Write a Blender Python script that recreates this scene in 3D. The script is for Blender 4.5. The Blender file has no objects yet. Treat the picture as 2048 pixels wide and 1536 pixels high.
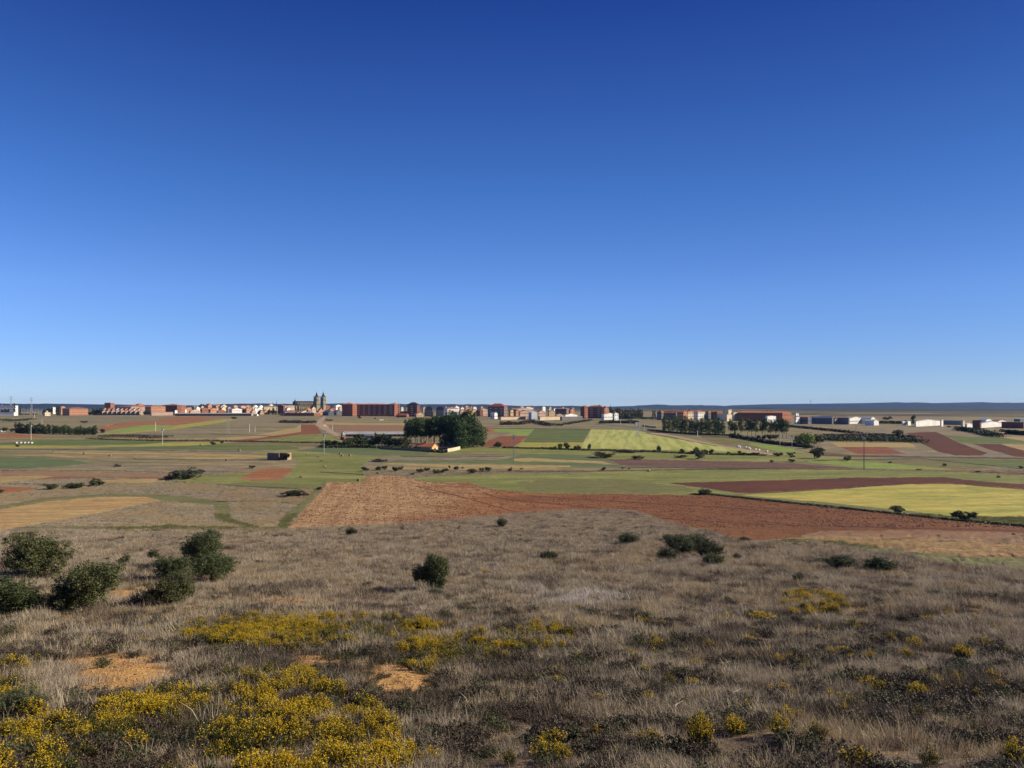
import bpy, math, random, numpy as np
from mathutils import Vector
from mathutils.geometry import delaunay_2d_cdt
R = math.radians
S = bpy.context.scene
COL = S.collection
rng = np.random.default_rng(7)
random.seed(7)

# ------------------------------------------------------------------ camera, sky, sun, exposure
F = 1547.0            # focal length in photo pixels (photo 2048 wide)
CX, HY = 1024.0, 815.0  # photo column of the view axis, photo row of the true horizon
cam = bpy.data.cameras.new('camera'); co = bpy.data.objects.new('camera', cam); COL.objects.link(co)
cam.sensor_width = 36; cam.lens = 36*F/2048; cam.shift_y = (HY-768)/2048
cam.clip_start = .1; cam.clip_end = 60000
co.location = (0, 0, 0); co.rotation_euler = (R(90), 0, 0)
S.camera = co
S.view_settings.view_transform = 'Standard'; S.view_settings.look = 'None'
S.view_settings.exposure = 0.55; S.view_settings.gamma = 1; S.view_settings.use_curve_mapping = False
S.render.resolution_x = 1024; S.render.resolution_y = 768
S.cycles.max_bounces = 5; S.cycles.diffuse_bounces = 2; S.cycles.transparent_max_bounces = 6; S.cycles.volume_bounces = 0
SUN_EL, SUN_AZ = 29, 85
W = bpy.data.worlds.new('World'); S.world = W; W.use_nodes = True
nt = W.node_tree; bg = nt.nodes['Background']
sky = nt.nodes.new('ShaderNodeTexSky'); sky.sky_type = 'NISHITA'; sky.sun_disc = False
sky.sun_elevation = R(SUN_EL); sky.sun_rotation = R(SUN_AZ); sky.altitude = 1500
sky.air_density = 1.0; sky.dust_density = 0.0; sky.ozone_density = 3.0
# the clear, deep blue of high thin air: the sky colour graded by height above the horizon, then dimmed toward the sun side
tc = nt.nodes.new('ShaderNodeTexCoord'); sx = nt.nodes.new('ShaderNodeSeparateXYZ'); cr = nt.nodes.new('ShaderNodeValToRGB'); mu = nt.nodes.new('ShaderNodeVectorMath'); mu.operation = 'MULTIPLY'
nt.links.new(tc.outputs['Generated'], sx.inputs[0]); nt.links.new(sx.outputs[2], cr.inputs[0])
for i, (p_, c_) in enumerate([(.0, (.51, .64, .98)), (.042, (.47, .59, .91)), (.138, (.455, .61, .96)), (.259, (.29, .505, .885)), (.461, (.115, .25, .65)), (.75, (.07, .16, .46))]):
    e_ = cr.color_ramp.elements[i] if i < 2 else cr.color_ramp.elements.new(p_); e_.position = p_; e_.color = (*c_, 1)
nt.links.new(sky.outputs[0], mu.inputs[0]); nt.links.new(cr.outputs[0], mu.inputs[1]); mr = nt.nodes.new('ShaderNodeMapRange'); mr.interpolation_type = 'SMOOTHSTEP'; mr.inputs[1].default_value = -.15; mr.inputs[2].default_value = .65; mr.inputs[3].default_value = 1; mr.inputs[4].default_value = .70
mv = nt.nodes.new('ShaderNodeVectorMath'); mv.operation = 'SCALE'; nt.links.new(sx.outputs[0], mr.inputs[0]); nt.links.new(mu.outputs[0], mv.inputs[0]); nt.links.new(mr.outputs[0], mv.inputs['Scale']); nt.links.new(mv.outputs[0], bg.inputs['Color'])
bg.inputs['Strength'].default_value = 0.108
sl = bpy.data.lights.new('sun', 'SUN'); so = bpy.data.objects.new('sun', sl); COL.objects.link(so)
sl.energy = 5.0; sl.angle = R(.5); sl.color = (1, .89, .70)
sv = Vector((math.cos(R(SUN_EL))*math.sin(R(SUN_AZ)), math.cos(R(SUN_EL))*math.cos(R(SUN_AZ)), math.sin(R(SUN_EL))))
so.rotation_euler = sv.to_track_quat('Z', 'Y').to_euler()

# ------------------------------------------------------------------ numbers: noise and the lie of the land
def vnoise(x, y, seed=0):
    x = np.asarray(x, float); y = np.asarray(y, float)
    xi = np.floor(x).astype(np.int64); yi = np.floor(y).astype(np.int64)
    fx = x-xi; fy = y-yi; fx = fx*fx*(3-2*fx); fy = fy*fy*(3-2*fy)
    def h(a, b):
        n = (a*374761393 + b*668265263 + seed*1442695041) & 0xffffffff
        n = ((n ^ (n >> 13))*1274126177) & 0xffffffff
        return ((n ^ (n >> 16)) & 0xffff)/65535.0
    a = h(xi, yi); b = h(xi+1, yi); c = h(xi, yi+1); d = h(xi+1, yi+1)
    return (a*(1-fx)+b*fx)*(1-fy)+(c*(1-fx)+d*fx)*fy
def fbm(x, y, seed=0, o=4):
    s = 0; a = .5; t = 0
    for i in range(o):
        s = s+a*vnoise(x*2**i, y*2**i, seed+i*17); t += a; a *= .5
    return s/t
TAB = [(-60, 2.6), (-20, 1.9), (0, 1.65), (4, 3.0), (8, 4.9), (12, 6.45), (16, 7.72), (24, 9.15), (36, 11.3), (60, 14.9), (80, 17.4), (115, 21.2),
       (160, 25.3), (195, 27.4), (235, 28.3), (320, 27.9), (430, 25.8), (560, 23.5), (750, 21.8), (900, 20.4), (1150, 18.6), (1500, 16.5), (1800, 15.1),
       (2200, 12.8), (3000, 9.7), (4500, 8.7), (8000, 7.8), (15000, 7.0), (40000, 6.0)]
_q = np.linspace(math.log(1), math.log(40101), 3000)
_Y = np.exp(_q)-101+1.0*0
_Y = np.exp(_q)-100
_H = np.interp(_Y, [a for a, b in TAB], [b for a, b in TAB])
_k = np.exp(-np.linspace(-2, 2, 41)**2); _k /= _k.sum()
_H = np.convolve(np.pad(_H, 20, 'edge'), _k, 'valid')
def Hb(Y): return np.interp(Y, _Y, _H)
def relief(X, Y):
    Yp = np.maximum(Y, 5.)
    near = np.clip((190-Y)/60, 0, 1)*np.clip((Y-6)/10, 0, 1)
    a = (fbm(X/9, Y/9, 3)-.5)*1.1*near*np.clip(Y/60, .35, 1)
    a = a+(fbm(X/2.2, Y/2.2, 5, 3)-.5)*.42*near
    far = np.clip((Y-500)/600, 0, 1)*np.clip((6000-Y)/3000, 0, 1)
    return a+(fbm(X/260, Y/300, 9, 3)-.5)*2.2*far
def ground(X, Y): return -Hb(Y)+relief(np.asarray(X, float), np.asarray(Y, float))
_yy = np.exp(np.linspace(math.log(6), math.log(39000), 6000)); _pp = HY+F*Hb(_yy)/_yy
_pm = np.minimum.accumulate(_pp)
def Yof(py): return np.interp(-np.asarray(py, float), -_pm, _yy)
def at2(px, py):
    """photo pixel -> X, Y on the ground"""
    px = np.asarray(px, float); py = np.asarray(py, float); q = py.copy()
    for _ in range(4):
        Y = Yof(q); X = (px-CX)/F*Y
        p2 = HY-F*ground(X, Y)/Y
        q = q+(py-p2)*.7
        q = np.maximum(q, HY+.4)
    Y = Yof(q); return (px-CX)/F*Y, Y
def at(px, py):
    X, Y = at2([px], [py]); X = float(X[0]); Y = float(Y[0])
    return Vector((X, Y, float(ground(X, Y))))
def atD(px, D):
    X = (px-CX)/F*D; return Vector((X, D, float(ground(X, D))))
def inpoly(px, py, poly):
    c = np.zeros(np.shape(px), bool); n = len(poly)
    for i in range(n):
        x1, y1 = poly[i]; x2, y2 = poly[(i+1) % n]
        if y1 == y2: continue
        m = (y1 > py) != (y2 > py)
        c ^= m & (px < (x2-x1)*(py-y1)/(y2-y1)+x1)
    return c

# ------------------------------------------------------------------ materials
def newmat(name):
    m = bpy.data.materials.new(name); m.use_nodes = True
    n = m.node_tree; b = n.nodes['Principled BSDF']; b.inputs['Roughness'].default_value = .9
    b.inputs['Specular IOR Level'].default_value = .15
    return m, n, b
def N(n, t, **k):
    x = n.nodes.new(t)
    for a, v in k.items():
        if a in x.inputs: x.inputs[a].default_value = v
        else: setattr(x, a, v)
    return x
def mix(n, fac, a, b):
    x = n.nodes.new('ShaderNodeMix'); x.data_type = 'RGBA'
    for i, v in ((0, fac), (6, a), (7, b)):
        if isinstance(v, bpy.types.NodeSocket): n.links.new(v, x.inputs[i])
        elif i == 0: x.inputs[0].default_value = v
        else: x.inputs[i].default_value = (*v, 1)
    return x.outputs[2]
def noise(n, sc, scale=1, detail=3, lo=.35, hi=.65, rot=0, loc=(0, 0, 0), rough=.6):
    g = n.nodes.new('ShaderNodeNewGeometry'); mp = n.nodes.new('ShaderNodeMapping')
    mp.vector_type = 'TEXTURE'
    n.links.new(g.outputs['Position'], mp.inputs[0]); mp.inputs['Scale'].default_value = tuple(1/q if q else 1e6 for q in sc); mp.inputs['Rotation'].default_value = (0, 0, R(rot)); mp.inputs['Location'].default_value = loc
    t = n.nodes.new('ShaderNodeTexNoise'); t.inputs['Scale'].default_value = scale; t.inputs['Detail'].default_value = detail; t.inputs['Roughness'].default_value = rough
    n.links.new(mp.outputs[0], t.inputs[0])
    r = n.nodes.new('ShaderNodeMapRange'); r.inputs[1].default_value = lo; r.inputs[2].default_value = hi
    n.links.new(t.outputs[0], r.inputs[0]); return r.outputs[0]
def bump(n, b, h, dist, strength=1.0):
    x = n.nodes.new('ShaderNodeBump'); x.inputs['Distance'].default_value = dist; x.inputs['Strength'].default_value = strength
    n.links.new(h, x.inputs['Height']); n.links.new(x.outputs[0], b.inputs['Normal'])
def M_plain(name, c, rough=.85, var=.12, sc=.5, metal=0):
    m, n, b = newmat(name)
    f = noise(n, (sc, sc, sc), 1, 4, .3, .7)
    b.inputs['Roughness'].default_value = rough; b.inputs['Metallic'].default_value = metal
    d = tuple(x*(1-var*1.6) for x in c); u = tuple(min(1, x*(1+var)) for x in c)
    n.links.new(mix(n, f, d, u), b.inputs['Base Color']); return m
def M_field(name, cols, patch=(.01, .03), fine=(1.2, 1.2), rot=0, fstr=.5, bd=.15, rows=None, rowc=None, rowamt=.5, rowrot=0, streak=None):
    """cols: 3 base colours mixed by broad noise, darkened/lightened by fine noise; rows: spacing in m of drilled rows"""
    m, n, b = newmat(name)
    f1 = noise(n, (patch[0], patch[1], 0), 1, 4, .36, .64, rot)
    f2 = noise(n, (patch[0]*2.3, patch[1]*2.9, 0), 1, 4, .42, .62, rot, (31, 17, 0))
    c = mix(n, f1, cols[0], cols[1]); c = mix(n, f2, c, cols[2])
    f3 = noise(n, (fine[0], fine[1], fine[0]), 1, 5, .3, .7, rot, (3, 5, 0), .7)
    k = n.nodes.new('ShaderNodeMapRange'); k.inputs[3].default_value = 1-fstr; k.inputs[4].default_value = 1+fstr*.6
    n.links.new(f3, k.inputs[0])
    v = n.nodes.new('ShaderNodeVectorMath'); v.operation = 'SCALE'; n.links.new(c, v.inputs[0]); n.links.new(k.outputs[0], v.inputs['Scale'])
    f5 = noise(n, (.10, .22, 0), 1, 6, .3, .7, rot+5, (41, 11, 0), .72)
    k5 = n.nodes.new('ShaderNodeMapRange'); k5.inputs[3].default_value = .74; k5.inputs[4].default_value = 1.22; n.links.new(f5, k5.inputs[0])
    v5 = n.nodes.new('ShaderNodeVectorMath'); v5.operation = 'SCALE'; n.links.new(v.outputs[0], v5.inputs[0]); n.links.new(k5.outputs[0], v5.inputs['Scale'])
    c = v5.outputs[0]
    h = f3
    if rows:
        f4 = noise(n, (1/rows, .012, 0), 1, 2, .38, .6, rowrot, (9, 0, 0))
        mm = n.nodes.new('ShaderNodeMath'); mm.operation = 'MULTIPLY'; mm.inputs[1].default_value = rowamt; n.links.new(f4, mm.inputs[0])
        c = mix(n, mm.outputs[0], c, rowc or cols[1])
    n.links.new(c, b.inputs['Base Color'])
    if bd: bump(n, b, h, bd)
    return m
def M_leaf(name, c1, c2, trans=.15, c3=None):
    m, n, b = newmat(name)
    oi = n.nodes.new('ShaderNodeObjectInfo')
    f = noise(n, (.9, .9, .9), 1, 3, .3, .7)
    c = mix(n, f, c1, c2)
    c = mix(n, oi.outputs['Random'], c, c3 or tuple((a+d)/2*.8 for a, d in zip(c1, c2)))
    b.inputs['Roughness'].default_value = .6; b.inputs['Specular IOR Level'].default_value = .3
    n.links.new(c, b.inputs['Base Color'])
    t = n.nodes.new('ShaderNodeBsdfTranslucent'); n.links.new(c, t.inputs[0])
    ms = n.nodes.new('ShaderNodeMixShader'); ms.inputs[0].default_value = trans
    n.links.new(b.outputs[0], ms.inputs[1]); n.links.new(t.outputs[0], ms.inputs[2])
    n.links.new(ms.outputs[0], n.nodes['Material Output'].inputs[0]); return m

RED = (.21, .074, .03); DRED = (.115, .040, .02); ORA = (.30, .125, .045); STRAW = (.36, .24, .095); PALE = (.40, .27, .14)
PG = (.25, .195, .15); TAN = (.31, .235, .145); OLV = (.15, .145, .050); GRN = (.105, .15, .050); TEAL = (.072, .125, .060); YG = (.33, .31, .065)
MT = {}
def soilmix(m, n, b):
    """hillside: bare ochre soil where the attribute says"""
hm, n_, b_ = newmat('dry_hillside')
_a = noise(n_, (.06, .10, .06), 1, 4, .38, .62); _b = noise(n_, (.5, .7, .5), 1, 5, .35, .65, 0, (5, 5, 0))
_c = mix(n_, _a, (.32, .25, .19), (.34, .27, .175)); _c = mix(n_, _b, _c, (.20, .155, .11))
_g = noise(n_, (.045, .09, 0), 1, 3, .56, .66, 0, (50, 9, 0)); _c = mix(n_, _g, _c, (.15, .13, .06))
_fine = noise(n_, (4, 4, 4), 1, 5, .3, .7, 0, (1, 1, 1), .7)
lt_ = N(n_, 'ShaderNodeAttribute', attribute_name='litter'); _c = mix(n_, lt_.outputs['Fac'], _c, (.125, .092, .066)); at_ = N(n_, 'ShaderNodeAttribute', attribute_name='soil')  # litter brown also carries the shadow between tufts, put into the ground colour
_sn = noise(n_, (1.3, 2.0, 1.3), 1, 5, .3, .7, 0, (7, 7, 0))
mm = N(n_, 'ShaderNodeMath', operation='MULTIPLY_ADD'); n_.links.new(at_.outputs['Fac'], mm.inputs[0]); mm.inputs[1].default_value = 2.0
m2 = N(n_, 'ShaderNodeMath', operation='SUBTRACT', use_clamp=True); n_.links.new(mm.outputs[0], m2.inputs[0]); n_.links.new(_sn, m2.inputs[1])
_sc = mix(n_, _fine, (.36, .19, .065), (.52, .31, .115))
n_.links.new(mix(n_, m2.outputs[0], _c, _sc), b_.inputs['Base Color']); bump(n_, b_, _fine, .06)
MT['hill'] = hm
# the open ground of the plain: bands of dry grass, straw and thin green
gm, n_, b_ = newmat('open_ground')
_1 = noise(n_, (.006, .035, 0), 1, 4, .40, .60); _2 = noise(n_, (.004, .022, 0), 1, 3, .47, .58, 4, (77, 3, 0)); _3 = noise(n_, (.005, .05, 0), 1, 3, .52, .62, -3, (7, 33, 0))
_4 = noise(n_, (.07, .16, 0), 1, 6, .40, .66, 0, (0, 0, 0), .7); _5 = noise(n_, (.9, .9, .9), 1, 5, .3, .7, 0, (2, 0, 0), .7)
_c = mix(n_, _1, (.235, .19, .145), (.30, .235, .13)); _c = mix(n_, _2, _c, (.17, .165, .068)); _c = mix(n_, _3, _c, (.36, .26, .11)); _c = mix(n_, _4, _c, (.135, .115, .065))
_d = mix(n_, _5, (.7, .7, .7), (1.25, 1.25, 1.25))
v = N(n_, 'ShaderNodeVectorMath', operation='MULTIPLY'); n_.links.new(_c, v.inputs[0]); n_.links.new(_d, v.inputs[1])
n_.links.new(v.outputs[0], b_.inputs['Base Color']); bump(n_, b_, _5, .12)
MT['ground'] = gm
def plough_mat():
    m, n, b = newmat('ploughed_earth')
    g = n.nodes.new('ShaderNodeNewGeometry'); sp = n.nodes.new('ShaderNodeSeparateXYZ'); n.links.new(g.outputs['Position'], sp.inputs[0])
    big = noise(n, (.05, .03, 0), 1, 4, .25, .75); ad = n.nodes.new('ShaderNodeMath'); ad.operation = 'MULTIPLY_ADD'; n.links.new(big, ad.inputs[0]); ad.inputs[1].default_value = 26; n.links.new(sp.outputs[0], ad.inputs[2])
    x = n.nodes.new('ShaderNodeMapRange'); x.inputs[1].default_value = -20; x.inputs[2].default_value = 16; n.links.new(ad.outputs[0], x.inputs[0])
    x2 = n.nodes.new('ShaderNodeMapRange'); x2.inputs[1].default_value = 5; x2.inputs[2].default_value = 85; n.links.new(ad.outputs[0], x2.inputs[0])
    c = mix(n, x.outputs[0], (.55, .36, .175), (.39, .18, .07)); c = mix(n, x2.outputs[0], c, (.185, .074, .027))
    p = noise(n, (.02, .05, 0), 1, 4, .42, .62, 12, (9, 3, 0)); pm = n.nodes.new('ShaderNodeMath'); pm.operation = 'MULTIPLY'; n.links.new(p, pm.inputs[0]); n.links.new(x.outputs[0], pm.inputs[1]); c = mix(n, pm.outputs[0], c, (.25, .10, .045))
    for rr, amt, lc in ((9, .5, (.26, .125, .06)), (55, .35, (.13, .05, .024))):
        f4 = noise(n, (.55, .012, 0), 1, 3, .40, .62, rr, (9, rr, 0)); mm = n.nodes.new('ShaderNodeMath'); mm.operation = 'MULTIPLY'; n.links.new(f4, mm.inputs[0]); mm.inputs[1].default_value = amt; c = mix(n, mm.outputs[0], c, lc)
    f3 = noise(n, (1.7, 1.1, 1.7), 1, 5, .32, .68, 0, (3, 5, 0), .75); k = n.nodes.new('ShaderNodeMapRange'); k.inputs[3].default_value = .6; k.inputs[4].default_value = 1.3; n.links.new(f3, k.inputs[0])
    v = n.nodes.new('ShaderNodeVectorMath'); v.operation = 'SCALE'; n.links.new(c, v.inputs[0]); n.links.new(k.outputs[0], v.inputs['Scale']); n.links.new(v.outputs[0], b.inputs['Base Color']); bump(n, b, f3, .35); return m
MT['plough'] = MT['stubblep'] = plough_mat()
MT['dred'] = M_field('dark_red_earth', [DRED, (.135, .046, .024), (.095, .036, .022)], (.01, .02), (.7, .7), 0, .4, .2, rows=4, rowc=(.08, .03, .02), rowamt=.35, rowrot=80)
MT['orange'] = M_field('orange_earth', [(.30, .12, .045), (.24, .095, .04), (.30, .15, .07)], (.01, .02), (.4, .5), 0, .3, .1)
MT['redf'] = M_field('red_tilled_earth', [(.225, .082, .036), (.19, .07, .034), (.26, .10, .045)], (.02, .03), (.5, .5), 0, .4, .1, rows=5, rowc=(.15, .055, .03), rowamt=.4, rowrot=40)
MT['brown'] = M_field('brown_field', [(.24, .135, .07), (.20, .10, .055), (.27, .18, .10)], (.003, .03), (.4, .5), 0, .3, .1)
MT['purple'] = M_field('mauve_brown_earth', [(.17, .09, .06), (.15, .105, .085), (.14, .068, .045)], (.006, .06), (.6, .6), 0, .4, .15, rows=5, rowc=(.11, .055, .04), rowamt=.4, rowrot=50)
MT['stubble'] = M_field('golden_stubble', [(.46, .31, .12), (.33, .18, .065), (.50, .35, .155)], (.02, .25), (.5, 1.6), 8, .45, .2)
MT['gold'] = M_field('gold_strip', [(.38, .28, .12), (.32, .22, .10), (.36, .27, .09)], (.01, .05), (.5, .8), 0, .3, .1)
MT['wheat'] = M_field('ripening_wheat', [(.44, .37, .085), (.47, .37, .10), (.29, .29, .062)], (.012, .04), (.35, .6), 6, .22, .15)
MT['wheatrow'] = M_field('striped_young_wheat', [(.27, .31, .06), (.25, .29, .055), (.31, .32, .08)], (.006, .01), (.3, .25), 0, .25, .1, rows=3.6, rowc=(.44, .42, .15), rowamt=.75, rowrot=-8)
MT['bright'] = M_field('bright_crop', [(.19, .27, .05), (.155, .225, .05), (.26, .29, .06)], (.006, .03), (.3, .5), 0, .2, .1)
MT['yellow'] = M_field('yellow_crop', [(.36, .32, .055), (.34, .28, .07), (.24, .25, .05)], (.008, .05), (.3, .5), 0, .2, .1)
MT['green'] = M_field('green_meadow', [(.19, .20, .055), (.27, .255, .085), (.155, .17, .048)], (.010, .03), (.5, .8), 0, .35, .12)
MT['teal'] = M_field('blue_green_crop', [(.105, .145, .062), (.095, .13, .058), (.13, .155, .058)], (.006, .03), (.4, .6), 0, .2, .1)
MT['dgreen'] = M_field('dark_green_crop', [(.10, .135, .036), (.085, .115, .034), (.15, .165, .05)], (.006, .03), (.4, .5), 0, .3, .1)
MT['olive'] = M_field('olive_grass', [(.16, .145, .055), (.13, .125, .045), (.20, .165, .075)], (.008, .03), (.6, .8), 0, .35, .12)
MT['bmeadow'] = M_field('brownish_meadow', [(.165, .155, .055), (.17, .145, .06), (.15, .16, .052)], (.006, .03), (.6, .8), 0, .3, .12)
MT['golden'] = M_field('golden_dry_grass', [(.33, .205, .085), (.24, .145, .065), (.36, .235, .105)], (.01, .05), (1.2, 1.5), 0, .5, .2)
MT['track'] = M_field('pale_dirt', [(.40, .27, .17), (.34, .215, .13), (.36, .27, .20)], (.03, .03), (.5, .5), 0, .25, .05)
MT['asphalt'] = M_field('road_asphalt', [(.12, .12, .125), (.10, .10, .105), (.14, .14, .14)], (.03, .03), (.5, .5), 0, .2, .02)
MT['gtrack'] = M_field('green_track', [(.155, .165, .055), (.135, .145, .05), (.19, .165, .075)], (.03, .05), (1.2, 1.2), 0, .45, .12)
MT['hedgeg'] = M_field('dark_scrub', [(.055, .06, .03), (.075, .07, .045), (.045, .05, .025)], (.05, .08), (.6, .6), 0, .5, .2)
MT['wood'] = M_field('far_woodland', [(.030, .040, .022), (.045, .050, .028), (.025, .032, .02)], (.01, .02), (.08, .08), 0, .5, 0)
MT['faroch'] = M_field('far_plain', [(.16, .095, .06), (.10, .10, .05), (.07, .085, .04)], (.0012, .009), (.03, .03), 0, .3, 0)

# ------------------------------------------------------------------ the ground sheet, cut along the field boundaries
REG = []
def field(name, mat, poly, jit=1.2, step=12): REG.append((name, mat, poly, jit, step))
field('ground', 'ground', None)
field('plain', 'faroch', [(-800, 823), (2900, 823), (2900, 815.9), (-800, 815.9)], 0)
field('plain', 'faroch', [(1580, 829), (1700, 832), (1830, 833), (2900, 835), (2900, 822), (1580, 822)], 0)
field('field', 'brown', [(1630, 833), (1800, 834), (1830, 838), (1640, 837)], .3)
field('field', 'olive', [(1780, 827), (2100, 829), (2100, 831.5), (1800, 829.5)], .3)
field('field', 'brown', [(1600, 825), (1850, 825.5), (1900, 828), (1600, 827)], .3)
field('treeline', 'wood', [(1440, 817.4), (1560, 819.0), (1700, 821.3), (1900, 822.0), (2100, 823), (2900, 823.5), (2900, 816.2), (1440, 816.2)], 0)
field('treeline', 'wood', [(1280, 817), (1330, 818.5), (1440, 818.3), (1480, 817.2), (1440, 816.3), (1290, 816.3)], 0)
for a, c, y in ((1560, 1700, 826.5), (1690, 2100, 829.2), (1740, 1960, 831.5), (1600, 1850, 823.6), (1830, 2200, 825.8), (1500, 1760, 821.0), (1700, 2300, 822.2), (1960, 2300, 833.5), (1640, 1700, 832.2), (1560, 1660, 829.5), (1120, 1300, 819.5), (1290, 1480, 818.6)):
    m_ = (a+c)/2; field('treeline', 'wood', [(a, y), (m_-30, y-.9), (m_+20, y-.7), (c, y+.5), (m_+40, y+.4), (m_-20, y+.5)], .5, 10)
field('hillside', 'hill', [(-900, 1090), (0, 1066), (200, 1060), (430, 1060), (574, 1058), (760, 1051), (1000, 1031), (1060, 1025), (1203, 1019), (1267, 1022), (1330, 1043), (1368, 1054), (1430, 1064), (1457, 1077),
      (1521, 1086), (1640, 1086), (1733, 1101), (1794, 1110), (1901, 1130), (2048, 1143), (2900, 1200), (2900, 5000), (-900, 5000)], 1.5)
# left hillside
field('field', 'orange', [(193, 856), (225, 848), (249, 844), (300, 842), (344, 836), (390, 833), (432, 837), (400, 844), (345, 851), (300, 849), (260, 853), (210, 862)])
field('field', 'bright', [(205, 867), (225, 860), (249, 856), (300, 849.5), (350, 851.5), (345, 855), (300, 860), (250, 864)])
field('field', 'yellow', [(205, 867.5), (250, 864.3), (300, 860.3), (345, 855.3), (352, 851), (400, 844.5), (450, 838), (480, 837.5), (425, 848), (345, 859), (300, 863), (250, 867)])
field('field', 'brown', [(330, 834), (420, 832), (470, 833), (460, 836), (432, 836.5), (385, 832.7), (344, 835.5)])
field('field', 'orange', [(0, 868), (37, 868.5), (95, 872), (66, 876), (0, 875.5)])
field('field', 'dgreen', [(66, 880), (190, 879), (300, 880), (350, 883), (320, 888), (200, 889), (60, 891), (0, 890), (0, 887)])
field('field', 'yellow', [(-100, 890), (60, 891), (180, 892), (280, 889), (335, 885), (400, 884), (478, 884), (420, 889), (335, 892), (200, 894.5), (60, 896), (-100, 895)])
field('field', 'teal', [(170, 897), (260, 893.5), (340, 892.5), (330, 895), (300, 899), (200, 899)])
field('field', 'dgreen', [(330, 892.7), (420, 890.5), (560, 891), (595, 894), (600, 899), (480, 901), (360, 899), (290, 897)])
field('field', 'olive', [(478, 884), (560, 886), (640, 884), (655, 893), (600, 893), (560, 890.5), (420, 890)])
field('field', 'gold', [(430, 875.5), (500, 872.5), (560, 861), (602, 853), (602, 864), (520, 875), (470, 880), (440, 880)])
field('field', 'redf', [(455, 881), (520, 876), (600, 864), (660, 866.5), (600, 869), (540, 878), (470, 884)])
field('field', 'green', [(540, 878), (600, 869.5), (660, 867), (690, 873), (700, 884), (640, 884), (560, 886), (500, 884)])
field('field', 'redf', [(602, 849), (626, 849.5), (633, 852), (644, 866), (602, 864)])
field('field', 'brown', [(649, 844.5), (730, 846), (809, 846), (809, 864), (700, 864), (677, 864), (662, 857)])
field('field', 'gold', [(649, 844.5), (730, 846), (809, 846), (809, 850), (700, 850), (653, 849)])
field('road', 'track', [(647, 833), (652, 833), (648, 840), (646, 846), (660, 858), (676, 868), (690, 880), (697, 884), (688, 884), (676, 875), (660, 866), (644, 858), (631, 850), (636, 841), (642, 836)], .4)
# plain, left
field('field', 'teal', [(-200, 914), (0, 914), (90, 916), (150, 921), (185, 925), (160, 929), (100, 934), (60, 937), (-200, 939)])
field('field', 'gold', [(100, 905), (300, 905), (480, 909), (560, 912), (420, 912), (330, 909), (180, 908.5)])
field('field', 'gold', [(300, 914), (420, 915), (520, 912), (560, 909), (575, 905), (540, 914), (500, 918), (380, 917.5)])
field('field', 'brown', [(0, 941), (150, 944), (330, 948), (400, 951), (330, 958), (200, 956), (100, 960), (0, 962)])
field('field', 'gold', [(200, 960), (320, 957), (340, 962), (300, 966), (210, 965)])
field('field', 'gold', [(0, 953), (70, 951), (110, 953), (30, 963), (0, 965)])
field('field', 'orange', [(-50, 974), (40, 975), (78, 976), (55, 982), (0, 987), (-50, 988)])
field('field', 'stubble', [(-300, 1040), (0, 1019), (100, 1002), (200, 994), (290, 994), (327, 1000), (300, 1006), (200, 1026), (100, 1044), (0, 1062), (-300, 1100)])
field('path', 'gtrack', [(-200, 1012), (0, 1012), (80, 998), (170, 991), (240, 988), (330, 990), (420, 999), (429, 1004), (450, 1003), (460, 1006), (462, 1038), (520, 1054), (570, 1054), (570, 1060), (500, 1058), (432, 1040), (429, 1010), (330, 1002), (290, 993.5), (200, 993.5), (100, 1001), (0, 1018), (-200, 1032)], .8)
field('path', 'gtrack', [(200, 1056), (330, 1051), (440, 1054), (574, 1057), (574, 1063), (400, 1062), (250, 1062)], 1)
field('field', 'green', [(360, 949), (430, 950), (500, 946), (560, 962), (640, 962), (650, 968), (630, 978), (560, 979), (490, 972), (400, 967), (330, 960)])
field('field', 'green', [(500, 905), (590, 902), (665, 907), (740, 911), (760, 914), (735, 922), (724, 932), (728, 948), (735, 958), (730, 966), (655, 966), (640, 975), (560, 978), (520, 966), (562, 961), (588, 936), (598, 922), (590, 918), (560, 916)])
field('field', 'bmeadow', [(420, 968), (500, 965), (640, 970), (636, 977), (560, 980), (480, 974)])
field('field', 'orange', [(478, 958), (500, 947), (520, 938), (545, 935.5), (588, 936), (575, 949), (560, 961), (500, 961)])
field('path', 'gtrack', [(574, 1057), (655, 964), (645, 966), (560, 1040), (555, 1056)], .8)
# middle
field('field', 'teal', [(590, 901), (645, 895), (760, 897), (830, 900), (870, 903), (850, 909), (740, 910), (665, 906)])
field('field', 'green', [(850, 909), (872, 903), (939, 895), (1020, 895.5), (1130, 898.5), (1250, 904), (1400, 907.5), (1509, 908), (1630, 912), (1800, 918), (1740, 924), (1610, 923), (1520, 923), (1280, 918.5), (1213, 917), (1180, 910), (1030, 907), (960, 905)])
field('field', 'teal', [(1060, 908), (1180, 910.5), (1215, 919), (1243, 934), (1145, 931), (1020, 928), (850, 926), (750, 925), (790, 921), (1000, 920), (1028, 914)])
field('field', 'gold', [(1028, 917), (1060, 915), (1110, 919), (1205, 922), (1236, 930), (1180, 926), (1090, 923), (1025, 922)], 1.5)
field('field', 'gold', [(760, 926.5), (900, 929), (1000, 930), (1142, 931), (1140, 934), (1000, 937), (860, 932.5)])
field('field', 'green', [(818, 957), (900, 950), (1020, 947.5), (1127, 946), (1305, 941), (1432, 939), (1520, 938), (1634, 938), (1875, 943), (2048, 951), (2300, 960), (2300, 985), (2048, 969), (1968, 963.5), (1888, 954.5), (1634, 958.5), (1520, 961), (1400, 965), (1338, 967.5), (1419, 978), (1540, 986), (1430, 990), (1381, 990), (1063, 986), (1000, 980), (932, 964.5), (855, 964)])
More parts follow.
